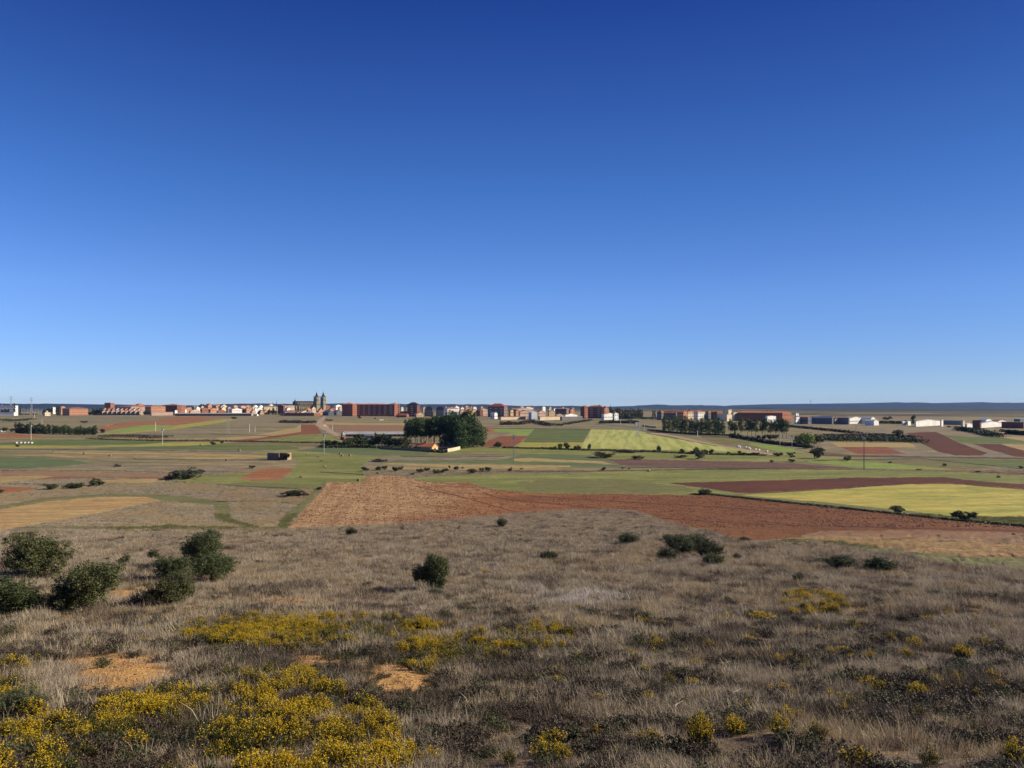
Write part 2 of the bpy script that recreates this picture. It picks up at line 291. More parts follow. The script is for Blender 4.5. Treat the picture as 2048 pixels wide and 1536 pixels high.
field('field', 'bmeadow', [(1030, 965), (1100, 958), (1250, 961), (1370, 974), (1390, 983), (1300, 988), (1150, 986), (1060, 982)], 3)
field('field', 'purple', [(1213, 918), (1279, 919), (1400, 921), (1520, 924), (1602, 928), (1727, 937.5), (1634, 937.5), (1520, 938), (1432, 936), (1267, 933), (1240, 930)])
field('field', 'dred', [(1338, 967), (1420, 964), (1520, 961), (1634, 958), (1700, 955.5), (1888, 954), (1968, 963), (2048, 968), (2400, 985), (2400, 1000), (2048, 979), (1901, 967.5), (1821, 968), (1660, 979), (1500, 987), (1470, 985.5), (1419, 977.5)])
field('field', 'wheat', [(1480, 990), (1660, 979.5), (1821, 968), (1901, 968), (2048, 979.5), (2400, 1000), (2400, 1060), (2048, 1034), (1955, 1033), (1901, 1033), (1821, 1022), (1741, 1014), (1634, 1003), (1540, 995.5)])
field('field', 'gtrack', [(1427, 986), (1480, 990), (1540, 995.5), (1634, 1003), (1741, 1014), (1821, 1022), (1901, 1033), (2048, 1034), (2400, 1060), (2400, 1090), (2048, 1050), (1955, 1042), (1901, 1037), (1781, 1025), (1607, 1007), (1500, 995), (1427, 990)], .6)
field('field', 'hedgeg', [(1400, 985), (1430, 988), (1520, 996.5), (1607, 1006), (1781, 1024.5), (1901, 1036.5), (2048, 1049), (2400, 1090), (2400, 1093), (2048, 1052), (1901, 1039.5), (1781, 1027), (1607, 1008.5), (1500, 997.5), (1400, 989)], .8)
field('ploughed_field', 'plough', [(728, 966), (732, 952), (792, 951), (830, 958), (855, 964), (932, 964), (965, 975), (1000, 980), (1063, 986), (1381, 990), (1427, 990.5), (1500, 998), (1607, 1009), (1781, 1027.5), (1901, 1040), (2048, 1052.5), (2400, 1093), (2400, 1120), (2048, 1071), (1850, 1066), (1660, 1072), (1580, 1076), (1500, 1083), (1457, 1076), (1430, 1063), (1368, 1053), (1330, 1042), (1292, 1028), (1267, 1021.5), (1203, 1018.5), (1060, 1024.5), (1000, 1030.5), (900, 1043), (760, 1050), (740, 1010)])
field('ploughed_field', 'stubblep', [(574, 1057), (600, 1030), (655, 964), (700, 965), (820, 968), (860, 985), (880, 1005), (850, 1030), (800, 1047), (740, 1051), (640, 1058)], 2)
field('field', 'golden', [(1521, 1084), (1587, 1077), (1640, 1068), (1700, 1063), (1850, 1066), (2048, 1071), (2400, 1120), (2400, 1160), (2048, 1118), (1901, 1114), (1794, 1104), (1671, 1086)], 3)
field('field', 'brown', [(1600, 1072), (1640, 1062), (1850, 1060), (2048, 1066), (2048, 1088), (1850, 1078), (1687, 1073)], 3)
field('field', 'gtrack', [(1515, 1086), (1587, 1078), (1671, 1083), (1733, 1090), (1821, 1104), (1950, 1114), (2048, 1116), (2300, 1130), (2300, 1170), (2048, 1142), (1901, 1129), (1794, 1109), (1733, 1100), (1640, 1086)], 2)
# behind the grove
field('field', 'orange', [(966, 854), (985, 854), (992, 862), (967, 866)])
field('field', 'brown', [(968, 866), (1020, 866), (1020, 868), (968, 870)])
field('field', 'redf', [(966, 893), (975, 882), (1000, 872.5), (1055, 872.5), (1043, 884), (1025, 894)])
field('field', 'bright', [(985, 857.5), (1069, 857.5), (1060, 868), (1050, 872), (1008, 871), (1030, 865), (990, 863)])
field('field', 'dgreen', [(1069, 858), (1181, 858), (1167, 883.5), (1047, 883), (1056, 872)])
field('field', 'yellow', [(1043, 884), (1167, 884), (1162, 899), (1100, 897), (1027, 894)])
field('field', 'wheatrow', [(1182, 859), (1230, 859), (1274, 861), (1296, 865.5), (1340, 875), (1373, 879), (1432, 890.5), (1487, 900), (1512, 907), (1446, 907), (1300, 903), (1162, 899.5), (1167, 884)])
field('field', 'green', [(1162, 896), (1300, 899), (1446, 903), (1500, 906), (1512, 907.5), (1446, 908), (1300, 903.5), (1162, 900)], 1)
field('road', 'track', [(1300, 865), (1322, 866.5), (1380, 877), (1424, 887.5), (1500, 900), (1552, 908), (1545, 910), (1490, 902), (1432, 891), (1373, 879.5), (1340, 872), (1300, 868)], .3)
field('road', 'asphalt', [(1190, 848), (1245, 851), (1300, 857.5), (1351, 864), (1461, 870), (1560, 875), (1660, 881), (1660, 883), (1560, 877), (1461, 872.5), (1351, 867), (1300, 861), (1245, 853), (1190, 849.5)], .2)
field('field', 'gold', [(1402, 874), (1461, 876), (1534, 887), (1560, 893), (1500, 889), (1440, 882)], 1)
field('field', 'olive', [(1400, 873), (1461, 875), (1534, 886), (1600, 900), (1615, 905), (1600, 908), (1555, 905), (1500, 896), (1430, 887)])
field('field', 'bright', [(1500, 886), (1550, 890), (1607, 903), (1612, 906), (1560, 904), (1500, 890)], 1)
# right
field('field', 'gold', [(1660, 884), (1818, 886), (1832, 892), (1828, 895), (1678, 894)])
field('field', 'redf', [(1681, 894), (1774, 894), (1811, 907.5), (1716, 908.5), (1694, 900)])
field('field', 'dred', [(1810, 866), (1840, 864.5), (1872, 864), (1887, 870), (1919, 886), (1976, 906), (1963, 911), (1911, 911), (1872, 902), (1845, 888), (1830, 875)])
field('field', 'dgreen', [(1887, 870), (1937, 873), (2002, 874.5), (2048, 882), (2048, 887), (2002, 887), (1944, 886.5), (1921, 885)])
field('field', 'gold', [(2002, 874), (2048, 873), (2300, 873), (2300, 890), (2048, 882)])
field('field', 'dred', [(1944, 887), (2002, 888), (2048, 901), (2300, 930), (2300, 950), (2048, 914), (2029, 913), (1989, 902)])
field('field', 'gold', [(2002, 888.5), (2048, 889), (2300, 900), (2300, 928), (2048, 901)])
field('field', 'bright', [(1612, 923), (1687, 921.5), (1794, 928), (1915, 939), (1848, 939), (1741, 936.5), (1647, 928)])
field('field', 'olive', [(1700, 920.5), (1794, 917), (1850, 918), (1990, 935), (1915, 938.5), (1794, 927.5)])
field('field', 'dgreen', [(1860, 918), (1950, 918.5), (2048, 920), (2300, 930), (2300, 950), (2048, 936), (1955, 931)])
field('field', 'dred', [(1910, 941), (2048, 946), (2048, 949), (1980, 946)])
field('field', 'purple', [(1630, 903), (1700, 909), (1860, 913), (2048, 915), (2048, 919), (1860, 916), (1700, 914), (1640, 911)])

def strip(name, mat, pts_, w, jit=.6):
    field(name, mat, [(x, y-w/2) for x, y in pts_]+[(x, y+w/2) for x, y in reversed(pts_)], jit, 9)
for p_, w_ in (([(0, 912.5), (90, 914), (170, 919), (240, 924), (300, 926)], 1.6), ([(270, 918.5), (420, 920), (560, 920.5)], 1.0), ([(0, 940.5), (200, 941), (330, 945), (480, 943)], 1.1), ([(330, 961), (480, 972), (640, 979)], 1.1), ([(1000, 943), (1150, 943), (1300, 940), (1430, 938.5), (1530, 937.7)], 1.3), ([(1240, 934.5), (1432, 936.5), (1640, 938.5), (1800, 940)], .9),
               ([(1610, 922), (1700, 919), (1845, 917.5), (1930, 926), (2048, 938)], 1.1), ([(985, 857), (1080, 857.5), (1182, 858.5)], .9), ([(1047, 883.7), (1100, 884), (1167, 884)], .9), ([(700, 1054.5), (800, 1056), (930, 1058), (1010, 1060)], 1.6), ([(0, 898), (150, 899), (300, 901), (480, 903)], .8), ([(640, 944), (700, 947), (728, 949)], 1.2),
               ([(420, 868), (520, 871), (560, 873)], .8), ([(1290, 866), (1373, 880.5), (1432, 892)], .9), ([(1640, 911), (1750, 913), (1900, 914), (2048, 917)], 1.2), ([(0, 968), (90, 969), (200, 966)], 1.2), ([(800, 912), (900, 914), (1010, 913)], .9), ([(432, 1003), (520, 1003), (560, 1004), (600, 1010)], 1.2), ([(520, 1052), (574, 1062), (640, 1064)], 1.8), ([(435, 1041), (480, 1048), (560, 1062)], 1.5)):
    strip('field_margin', 'hedgeg' if w_ < 1.5 else 'olive', p_, w_*1.3)
for p_ in ([(830, 972), (900, 988), (960, 1004), (1020, 1021), (1040, 1025)], [(965, 985), (1000, 997), (1100, 1007), (1208, 1017.5)], [(1060, 992), (1200, 1001), (1400, 1012), (1600, 1026)], [(1300, 1035), (1500, 1048), (1800, 1056), (2048, 1062)]): strip('wheel_track', 'dred', p_, 1.6, .5)
def Wd(Y): return np.sqrt(Y*Y+1600.)
_vy = np.concatenate([[-90, -60, -40, -25, -14, -6, 0, 4, 8, 11, 13.5], Yof(np.arange(1560, 1100, -3.)), Yof(np.arange(1100, 960, -2.2)), Yof(np.arange(960, 850, -1.6)), Yof(np.arange(850, 826, -1.)), Yof(np.arange(826, 816.5, -.6)), [9000, 12000, 20000, 39000]])
_vy = np.unique(_vy)
def VofY(Y): return np.interp(Y, _vy, np.arange(len(_vy))*3.0)
def YofV(v): return np.interp(v, np.arange(len(_vy))*3.0, _vy)
def param(px, py):
    X, Y = at2(px, py)
    far = np.asarray(py) > 4000
    Y = np.where(far, -70., Y); X = np.where(far, np.sign(np.asarray(px)-CX)*1.2*Wd(-70.), X)
    return X/Wd(Y)*F, VofY(Y), far
ua = np.concatenate([np.arange(-2400, -1100, 90), np.arange(-1100, 1100, 8.5), np.arange(1100, 2401, 90)])
gu, gv = np.meshgrid(ua, VofY(_vy))
gu = gu+rng.uniform(-1.5, 1.5, gu.shape); gv = gv+rng.uniform(-.5, .5, gv.shape)*((gv > .1) & (gv < VofY(_vy[-1])-.1))
pts = [Vector((a, b)) for a, b in zip(gu.ravel().tolist(), gv.ravel().tolist())]
edges = []; PP = []
for ri, (name, mat, poly, jit, step) in enumerate(REG):
    if poly is None: continue
    P = []
    for i in range(len(poly)):
        x1, y1 = poly[i]; x2, y2 = poly[(i+1) % len(poly)]
        L = math.hypot(x2-x1, y2-y1); n = max(1, int(L/step)) if max(y1, y2) < 2000 else 1
        for k in range(n):
            t = k/n; x = x1+(x2-x1)*t; y = y1+(y2-y1)*t
            if k: y += random.gauss(0, .35)*jit*min(1, max(.15, (y-825)/100)); x += random.gauss(0, .8)*jit
            P.append((x, max(y, 815.9)))
    u, v, far = param([p[0] for p in P], [p[1] for p in P])
    s = len(pts); pts += [Vector((float(a), float(b))) for a, b in zip(u, v)]
    n = len(pts)-s; edges += [(s+i, s+(i+1) % n) for i in range(n)]; PP.append((ri, [(float(a), float(b)) for a, b in zip(u, v)]))
cv, _, cf, _, _, cof = delaunay_2d_cdt(pts, edges, [], 0, 1e-5, False)
cvn = np.array([(p[0], p[1]) for p in cv]); tri = np.array(cf, dtype=np.int64)
cen = cvn[tri].mean(1); reg = np.zeros(len(tri), int)
for ri, P in PP:
    A = np.array(P); lo = A.min(0); hi = A.max(0)
    c = np.nonzero((cen[:, 0] >= lo[0]) & (cen[:, 0] <= hi[0]) & (cen[:, 1] >= lo[1]) & (cen[:, 1] <= hi[1]))[0]
    reg[c[inpoly(cen[c, 0], cen[c, 1], P)]] = ri
VY = YofV(cvn[:, 1]); VX = cvn[:, 0]/F*Wd(VY); VZ = ground(VX, VY)
SOIL = [(235, 1340, 95, 34, 1.25), (285, 1335, 40, 22, .8), (790, 1362, 62, 32, 1.3), (745, 1352, 45, 26, .7), (640, 1325, 85, 18, .8), (400, 1384, 110, 10, .75), (245, 1190, 35, 10, .95), (560, 1205, 110, 10, .85), (110, 1145, 25, 8, .7),
        (300, 1182, 50, 10, .5), (70, 1225, 60, 6, .5), (960, 1352, 25, 14, .6), (1390, 1150, 1, 1, 0), (1880, 1135, 90, 16, .35), (1850, 1500, 60, 12, .35), (420, 1165, 40, 8, .6), (30, 1360, 60, 8, .5)]
def soilf(px, py):
    s = np.zeros(np.shape(px))
    for x, y, rx, ry, a in SOIL:
        d = np.sqrt(((px-x)/rx)**2+((py-y)/ry)**2)
        s = np.maximum(s, a*np.clip(1.45-d, 0, 1)/1.0*(d < 1.45))
    return s
def proj(X, Y, Z=None):
    Y = np.maximum(Y, 1.); Z = ground(X, Y) if Z is None else Z
    return CX+F*X/Y, HY-F*Z/Y
def mesh_np(name, V, Fc, mat, smooth=False, mats=None, mi=None):
    me = bpy.data.meshes.new(name); V = np.asarray(V, np.float32); Fc = np.asarray(Fc, np.int32); k = Fc.shape[1]
    me.vertices.add(len(V)); me.vertices.foreach_set('co', V.ravel())
    me.loops.add(Fc.size); me.loops.foreach_set('vertex_index', Fc.ravel())
    me.polygons.add(len(Fc)); me.polygons.foreach_set('loop_start', np.arange(0, Fc.size, k, dtype=np.int32)); me.polygons.foreach_set('loop_total', np.full(len(Fc), k, np.int32))
    for m in (mats or [mat]): me.materials.append(m)
    if mi is not None: me.polygons.foreach_set('material_index', np.asarray(mi, np.int32))
    me.polygons.foreach_set('use_smooth', np.full(len(Fc), smooth)); me.update(calc_edges=True); me.validate(); return me
def link(name, me, parent=None, **props):
    o = bpy.data.objects.new(name, me); COL.objects.link(o)
    if parent: o.parent = parent
    for k, v in props.items(): o[k] = v
    return o
for ri, (name, mat, poly, jit, step) in enumerate(REG):
    T = tri[reg == ri]
    if not len(T): continue
    u, inv = np.unique(T, return_inverse=True); T = inv.reshape(-1, 3)
    V = np.stack([VX[u], VY[u], VZ[u]], 1)
    a = V[T[0]]; nz = np.cross(a[1]-a[0], a[2]-a[0])[2]
    if nz < 0: T = T[:, ::-1]
    me = mesh_np(name, V, T, MT[mat], True)
    if name == 'hillside':
        px, py = proj(V[:, 0], V[:, 1], V[:, 2]); s = soilf(px, py)*(V[:, 1] > 14)
        lt = np.clip((.46-fbm(V[:, 0]/1.6, V[:, 1]/1.6, 37, 3))*9, 0, 1); at2_ = me.attributes.new('litter', 'FLOAT', 'POINT'); at2_.data.foreach_set('value', lt.astype(np.float32))  # mask of the gaps between tufts, painted dark as litter and shade
        at_ = me.attributes.new('soil', 'FLOAT', 'POINT'); at_.data.foreach_set('value', s.astype(np.float32))
    link(name, me, kind='structure')

# ------------------------------------------------------------------ hills on the horizon
HM = M_leaf('hazed_hill_scrub', (.009, .015, .021), (.016, .023, .027), 0)  # blue haze of distance mixed into the scrub colour
HM2 = M_leaf('pine_hill_scrub', (.014, .023, .020), (.028, .034, .027), 0)
def ridge(name, D, tops, depth, mat, seed, wob=1.0, skew=0):
    xs = np.arange(tops[0][0], tops[-1][0], 9.); ty = np.interp(xs, [a for a, b in tops], [b for a, b in tops])
    k = np.ones(3)/3; ty = np.convolve(np.pad(ty, 1, 'edge'), k, 'valid')
    rows = []; nr = 12
    for j in range(nr):
        t = j/(nr-3); Y = D+depth*t
        if j > nr-3: Y = D+depth*(1+(j-nr+3)*.5)
        X = (xs-CX)/F*D*(1+depth/D*.0)+ (t*0)
        X = (xs-CX)/F*(D+depth)
        top = (HY-ty)/F*(D+depth)
        g = ground(X, np.full_like(X, D))-2
        s = min(1, t)**1.25 if t <= 1 else 1-(t-1)*.6
        Z = g+(top-g)*s+(fbm(X/420, np.full_like(X, Y)/420, seed)-.5)*(top-g)*.30*math.sin(min(1, t)*math.pi)
        Z = Z+(vnoise(X/45, np.full_like(X, Y)/45, seed)-.5)*wob*min(1, t*2)
        rows.append(np.stack([X, np.full_like(X, Y)+(fbm(X/600, X*0, seed+3)-.5)*depth*.3, Z], 1))
    V = np.concatenate(rows); n = len(xs); i, j = np.meshgrid(np.arange(n-1), np.arange(nr-1)); a = (j*n+i).ravel()
    link(name, mesh_np(name, V, np.stack([a, a+1, a+n+1, a+n], 1), mat, True), kind='structure')
ridge('hills', 4600, [(-900, 808), (0, 807.3), (100, 807.6), (180, 808.8), (300, 810), (390, 811), (450, 808.5), (490, 806.8), (540, 807.5), (600, 808.5), (680, 807), (760, 807.5), (850, 808.5), (900, 808.3), (975, 809.3), (1040, 812), (1150, 811.8), (1250, 814)], 900, HM2, 3, 6)
ridge('hills', 7000, [(900, 815), (1040, 812.5), (1120, 812), (1200, 813.5), (1260, 812.5), (1290, 811), (1322, 808.8), (1350, 810.6), (1390, 810.2), (1430, 811), (1480, 812), (1560, 812.8), (1700, 815)], 1200, HM, 5, 8)
ridge('mountains', 5200, [(1440, 815), (1500, 813.5), (1560, 812.5), (1600, 809), (1625, 806.6), (1660, 808.8), (1700, 806.8), (1760, 805.6), (1800, 804.8), (1850, 805.2), (1900, 808), (1935, 809.3), (1960, 806.5), (1990, 804.3), (2020, 804.8), (2048, 806), (2100, 809), (2200, 803), (2400, 806), (2900, 809)], 2600, HM, 8, 10)

# ------------------------------------------------------------------ mesh helpers for built things
class MB:
    def __init__(s): s.v = []; s.f = []
    def box(s, x0, x1, y0, y1, z0, z1):
        b = len(s.v); s.v += [(x, y, z) for z in (z0, z1) for x, y in ((x0, y0), (x1, y0), (x1, y1), (x0, y1))]
        s.f += [[b+i for i in q] for q in ((3, 2, 1, 0), (4, 5, 6, 7), (0, 1, 5, 4), (1, 2, 6, 5), (2, 3, 7, 6), (3, 0, 4, 7))]; return s
    def poly(s, vs, fs):
        b = len(s.v); s.v += vs; s.f += [[b+i for i in q] for q in fs]; return s
    def tube(s, pts, rs, n=7):
        for k in range(len(pts)-1):
            p = Vector(pts[k]); q = Vector(pts[k+1]); d = (q-p)
            if d.length < 1e-6: continue
            d.normalize(); a = d.orthogonal().normalized(); c = d.cross(a); b = len(s.v)
            for P, r in ((p, rs[k]), (q, rs[k+1])):
                for i in range(n):
                    t = 2*math.pi*i/n; s.v.append(tuple(P+a*math.cos(t)*r+c*math.sin(t)*r))
            s.f += [[b+i, b+(i+1) % n, b+n+(i+1) % n, b+n+i] for i in range(n)]
            s.f += [[b+n-1-i for i in range(n)], [b+n+i for i in range(n)]]
        return s
    def cone(s, x, y, z0, z1, r0, r1, n=8, rot=0):
        b = len(s.v)
        for z, r in ((z0, r0), (z1, max(r1, .001))):
            for i in range(n):
                t = 2*math.pi*(i+.5)/n+rot; s.v.append((x+math.cos(t)*r, y+math.sin(t)*r, z))
        s.f += [[b+i, b+(i+1) % n, b+n+(i+1) % n, b+n+i] for i in range(n)]+[[b+n-1-i for i in range(n)], [b+n+i for i in range(n)]]; return s
    def mesh(s, name, mat):
        me = bpy.data.meshes.new(name); me.from_pydata(s.v, [], s.f); me.materials.append(mat); me.update(); return me
    def build(s, name, mat, parent=None, **p): return link(name, s.mesh(name, mat), parent, **p)
def thing(name, label, cat, loc, rz=0, sc=(1, 1, 1), group=None):
    o = bpy.data.objects.new(name, None); COL.objects.link(o); o.empty_display_size = .1
    o.location = loc; o.rotation_euler = (0, 0, rz); o.scale = sc; o['label'] = label; o['category'] = cat
    if group: o['group'] = group
    return o
def tag(o, label, cat, group=None):
    o['label'] = label; o['category'] = cat
    if group: o['group'] = group
    return o
ORD = 'first second third fourth fifth sixth seventh eighth ninth tenth eleventh twelfth thirteenth fourteenth fifteenth sixteenth seventeenth eighteenth nineteenth twentieth'.split()
def nth(i): return ORD[i] if i < 20 else 'twenty-'+ORD[i-20] if i < 29 else 'forty-'+ORD[i-40] if 40 <= i < 49 else 'fifty-'+ORD[i-50] if 50 <= i < 59 else 'fiftieth' if i == 49 else ['thirtieth', 'thirty-first', 'thirty-second', 'thirty-third', 'thirty-fourth', 'thirty-fifth', 'thirty-sixth', 'thirty-seventh', 'thirty-eighth', 'thirty-ninth', 'fortieth'][i-29]

# ------------------------------------------------------------------ vegetation meshes (unit size: height 1)
def leafcloud(name, blobs, n, size, mat, seed, hollow=.55, squash=1.0, up=0.0):
    r = np.random.default_rng(seed); B = np.array(blobs, float)
    vol = np.maximum(B[:, 3]*B[:, 4]*B[:, 5], 1e-9)**(2/3); k = r.choice(len(B), n, p=vol/vol.sum())
    d = r.normal(size=(n, 3)); d /= np.linalg.norm(d, axis=1)[:, None]
    rad = (hollow+(1-hollow)*r.random(n))*(1+r.normal(size=n)*.07)
    C = B[k, :3]+d*rad[:, None]*B[k, 3:6]
    nc = max(12, n//(45 if n > 3000 else 22)); ci = r.integers(0, nc, n); loose = r.random(n) < .18
    cr_ = np.minimum(size*4.2, .07)*(.6+.8*r.random(nc)); cc = C[:nc]+d[:nc]*(r.random(nc)**3*.055)[:, None]
    q = r.normal(size=(n, 3)); q /= np.linalg.norm(q, axis=1)[:, None]
    C2 = cc[ci]+q*(r.random(n)**.4*cr_[ci])[:, None]; d2 = d[:nc][ci]*.5+q*.7
    C = np.where(loose[:, None], C, C2); d = np.where(loose[:, None], d, d2)
    # clumping: pull toward random clump centres
    C += (r.normal(size=(n, 3)))*size*.4
    nrm = d*.6+r.normal(size=(n, 3))*.6; nrm[:, 2] += up; nrm /= np.linalg.norm(nrm, axis=1)[:, None]
    t = r.normal(size=(n, 3)); t -= nrm*np.sum(t*nrm, 1)[:, None]; t /= np.linalg.norm(t, axis=1)[:, None]; b = np.cross(nrm, t)
    s = size*(.5+r.random(n))[:, None]
    V = np.stack([C-t*s-b*s*.1, C+b*s*.55, C+t*s, C-b*s*.5+nrm*s*.2], 1).reshape(-1, 3)
    V[:, 2] = np.maximum(V[:, 2], 0.0)
    return mesh_np(name, V, np.arange(n*4).reshape(-1, 4), mat)
L_oak = M_leaf('holm_oak_leaf', (.055, .075, .026), (.10, .12, .042), .15)
L_oak2 = M_leaf('olive_leaf', (.075, .085, .03), (.12, .125, .045), .15)
L_dark = M_leaf('dark_leaf', (.03, .045, .018), (.055, .075, .028), .1)
L_pop = M_leaf('poplar_leaf', (.050, .085, .026), (.12, .17, .055), .25, (.035, .06, .022))
L_will = M_leaf('willow_leaf', (.15, .22, .045), (.25, .32, .07), .3)
L_grey = M_leaf('grey_leaf', (.085, .095, .06), (.13, .135, .085), .15)
L_brown = M_leaf('bramble_leaf', (.085, .05, .035), (.06, .055, .03), .1)
BARK = M_plain('bark', (.10, .08, .06)); BARKL = M_plain('pale_bark', (.24, .21, .17))
def bushblobs(seed, n=7, flat=1.0):
    r = random.Random(seed); b = [(0, 0, .42, .33, .33, .40)]
    for i in range(n):
        t = 2*math.pi*i/n+r.random(); q = .18+.16*r.random()
        b.append((math.cos(t)*q, math.sin(t)*q, .28+.45*r.random(), .15+.09*r.random(), .15+.09*r.random(), .17+.1*r.random()))
    return b
OAK = [leafcloud('crown', bushblobs(s, 14), 20000, .014, L_oak, s, .5) for s in (1, 2, 3)]
OAKO = [leafcloud('crown', bushblobs(s, 15), 20000, .0145, L_oak2, s, .5) for s in (4, 5)]
def bush_set(mat, n, size, seeds): return [leafcloud('crown', bushblobs(s, 8), n, size, mat, s, .4) for s in seeds]
B_dark = bush_set(L_dark, 1500, .045, (11, 12, 13)); B_ol = bush_set(L_oak2, 1500, .045, (14, 15)); B_grey = bush_set(L_grey, 2500, .035, (16, 17)); B_brown = bush_set(L_brown, 1200, .045, (18,)); B_will = bush_set(L_will, 2500, .04, (19, 20))
def popblobs(seed, w=1.0, lo=.14):
    r = random.Random(seed); b = []
    for i in range(12):
        z = lo+(.95-lo)*i/11; ww = w*.16*math.sin(math.pi*min(1, .18+.8*(z-lo)/(1-lo)))**.6+.02
        a = r.random()*6.28; o = ww*.55*r.random(); b.append((math.cos(a)*o, math.sin(a)*o, z, ww, ww, .085))
        a = r.random()*6.28; o = ww*.9; b.append((math.cos(a)*o, math.sin(a)*o, z+.03*r.random(), ww*.5, ww*.5, .06))
    return b
POP = [leafcloud('crown', popblobs(s, 1.15), 2600, .022, L_pop, s, .35) for s in (21, 22, 23, 24)]
POPT = [leafcloud('crown', popblobs(s, 1.05, .40), 1500, .024, L_pop, s, .35) for s in (25, 26, 27)]
CYP = [leafcloud('crown', popblobs(s, .8, .05), 800, .035, L_dark, s, .35) for s in (28, 29)]
def trunkmesh(name, mat, r0, h, seed, limbs=5, spread=.25):
    r = random.Random(seed); mb = MB(); p = [(0, 0, -.03)]; rs = [r0]
    for i in range(1, 5): p.append((r.uniform(-.02, .02), r.uniform(-.02, .02), h*i/4)); rs.append(r0*(1-.18*i))
    mb.tube(p, rs)
    for i in range(limbs):
        t = r.uniform(.35, 1); z = h*t; a = r.random()*6.28
        q = (math.cos(a)*spread*.5, math.sin(a)*spread*.5, z+.15*(1.2-t)); e = (math.cos(a)*spread, math.sin(a)*spread, z+.3*(1.2-t))
        mb.tube([(0, 0, z), q, e], [r0*.4, r0*.25, r0*.1], 5)
    return mb.mesh(name, mat)
T_pop = trunkmesh('trunk', BARK, .016, .85, 1, 4, .08); T_oak = trunkmesh('trunk', BARK, .03, .55, 2, 7, .3); T_bush = trunkmesh('trunk', BARK, .02, .35, 3, 4, .2)
T_bare = trunkmesh('trunk', BARK, .02, .8, 5, 12, .3)
def plant(name, label, cat, loc, h, w, crown, trunk, group=None, rz=None, z=0, lean=0):
    t = thing(name, label, cat, (loc[0], loc[1], loc[2]-z), random.random()*6.28 if rz is None else rz, (w, w, h), group)
    link('crown', crown, t); link('trunk', trunk, t); return t
def pplant(name, label, cat, px, py, hp, wp, crown, trunk, group=None, D=None, z=None, base=1.0):
    """place by photo pixel of the foot and by size in photo pixels"""
    p = at(px, py) if D is None else atD(px, D)
    h = hp*p.y/F; w = wp*p.y/F/base
    return plant(name, label, cat, p, h, w, crown, trunk, group, z=h*.03 if z is None else z)

# ------------------------------------------------------------------ the town
def wallm(name, c, v=.10): return M_plain(name, c, .9, v, .15)
WM = dict(brick=wallm('brick_wall', (.30, .125, .08)), dbrick=wallm('dark_brick_wall', (.20, .085, .06)), orange=wallm('orange_render', (.44, .225, .14)), pink=wallm('pink_render', (.46, .33, .26)),
    cream=wallm('cream_render', (.62, .52, .36)), white=wallm('white_render', (.75, .74, .70)), grey=wallm('grey_render', (.17, .165, .16)), tan=wallm('tan_render', (.42, .30, .19)), brown=wallm('brown_render', (.20, .14, .11)),
    stone=wallm('cathedral_stone', (.27, .23, .155), .2), blue=wallm('blue_grey_sheet', (.13, .145, .17)), metal=wallm('light_metal_sheet', (.42, .44, .46)), yellow=wallm('yellow_render', (.60, .42, .20)), concrete=wallm('concrete', (.28, .27, .25)))
RM = dict(red=wallm('red_tile_roof', (.42, .15, .09), .2), orange=wallm('orange_tile_roof', (.50, .17, .08), .15), brown=wallm('brown_tile_roof', (.26, .12, .085), .2), slate=wallm('slate_roof', (.035, .038, .048), .15), grey=wallm('grey_sheet_roof', (.36, .35, .33), .12),
    white=wallm('pale_sheet_roof', (.62, .62, .60), .08), pink=wallm('faded_tile_roof', (.36, .20, .15), .2), maroon=wallm('maroon_roof', (.30, .06, .055), .15), blue=wallm('blue_roof', (.20, .26, .36), .1))
WIN = M_plain('window_glass', (.03, .035, .045), .25); BALC = wallm('white_balcony', (.68, .64, .58)); METAL = M_plain('galvanised_metal', (.40, .41, .42), .5); CONC = M_plain('pole_concrete', (.66, .63, .57), .8)
DARKM = M_plain('dark_metal', (.06, .06, .065), .5)
def gable_roof(mb, x0, x1, y0, y1, z, zr, o=.4, along='x', t=.25):
    if along == 'x':
        ym = (y0+y1)/2; A = [(x0-o, y0-o, z-.1), (x1+o, y0-o, z-.1), (x1+o, y1+o, z-.1), (x0-o, y1+o, z-.1), (x0-o, ym, zr), (x1+o, ym, zr)]
        B = [(x, y, q-t) for x, y, q in A]
        mb.poly(A+B, [(0, 1, 5, 4), (2, 3, 4, 5), (7, 6, 10, 11), (9, 8, 11, 10), (0, 6, 7, 1), (2, 8, 9, 3), (1, 7, 11, 5), (5, 11, 8, 2), (3, 9, 10, 4), (4, 10, 6, 0)])
    else:
        xm = (x0+x1)/2; A = [(x0-o, y0-o, z-.1), (x0-o, y1+o, z-.1), (x1+o, y1+o, z-.1), (x1+o, y0-o, z-.1), (xm, y0-o, zr), (xm, y1+o, zr)]
        B = [(x, y, q-t) for x, y, q in A]
        mb.poly(A+B, [(1, 0, 4, 5), (3, 2, 5, 4), (6, 7, 11, 10), (8, 9, 10, 11), (0, 1, 7, 6), (2, 3, 9, 8), (0, 6, 10, 4), (4, 10, 9, 3), (2, 8, 11, 5), (5, 11, 7, 1)])
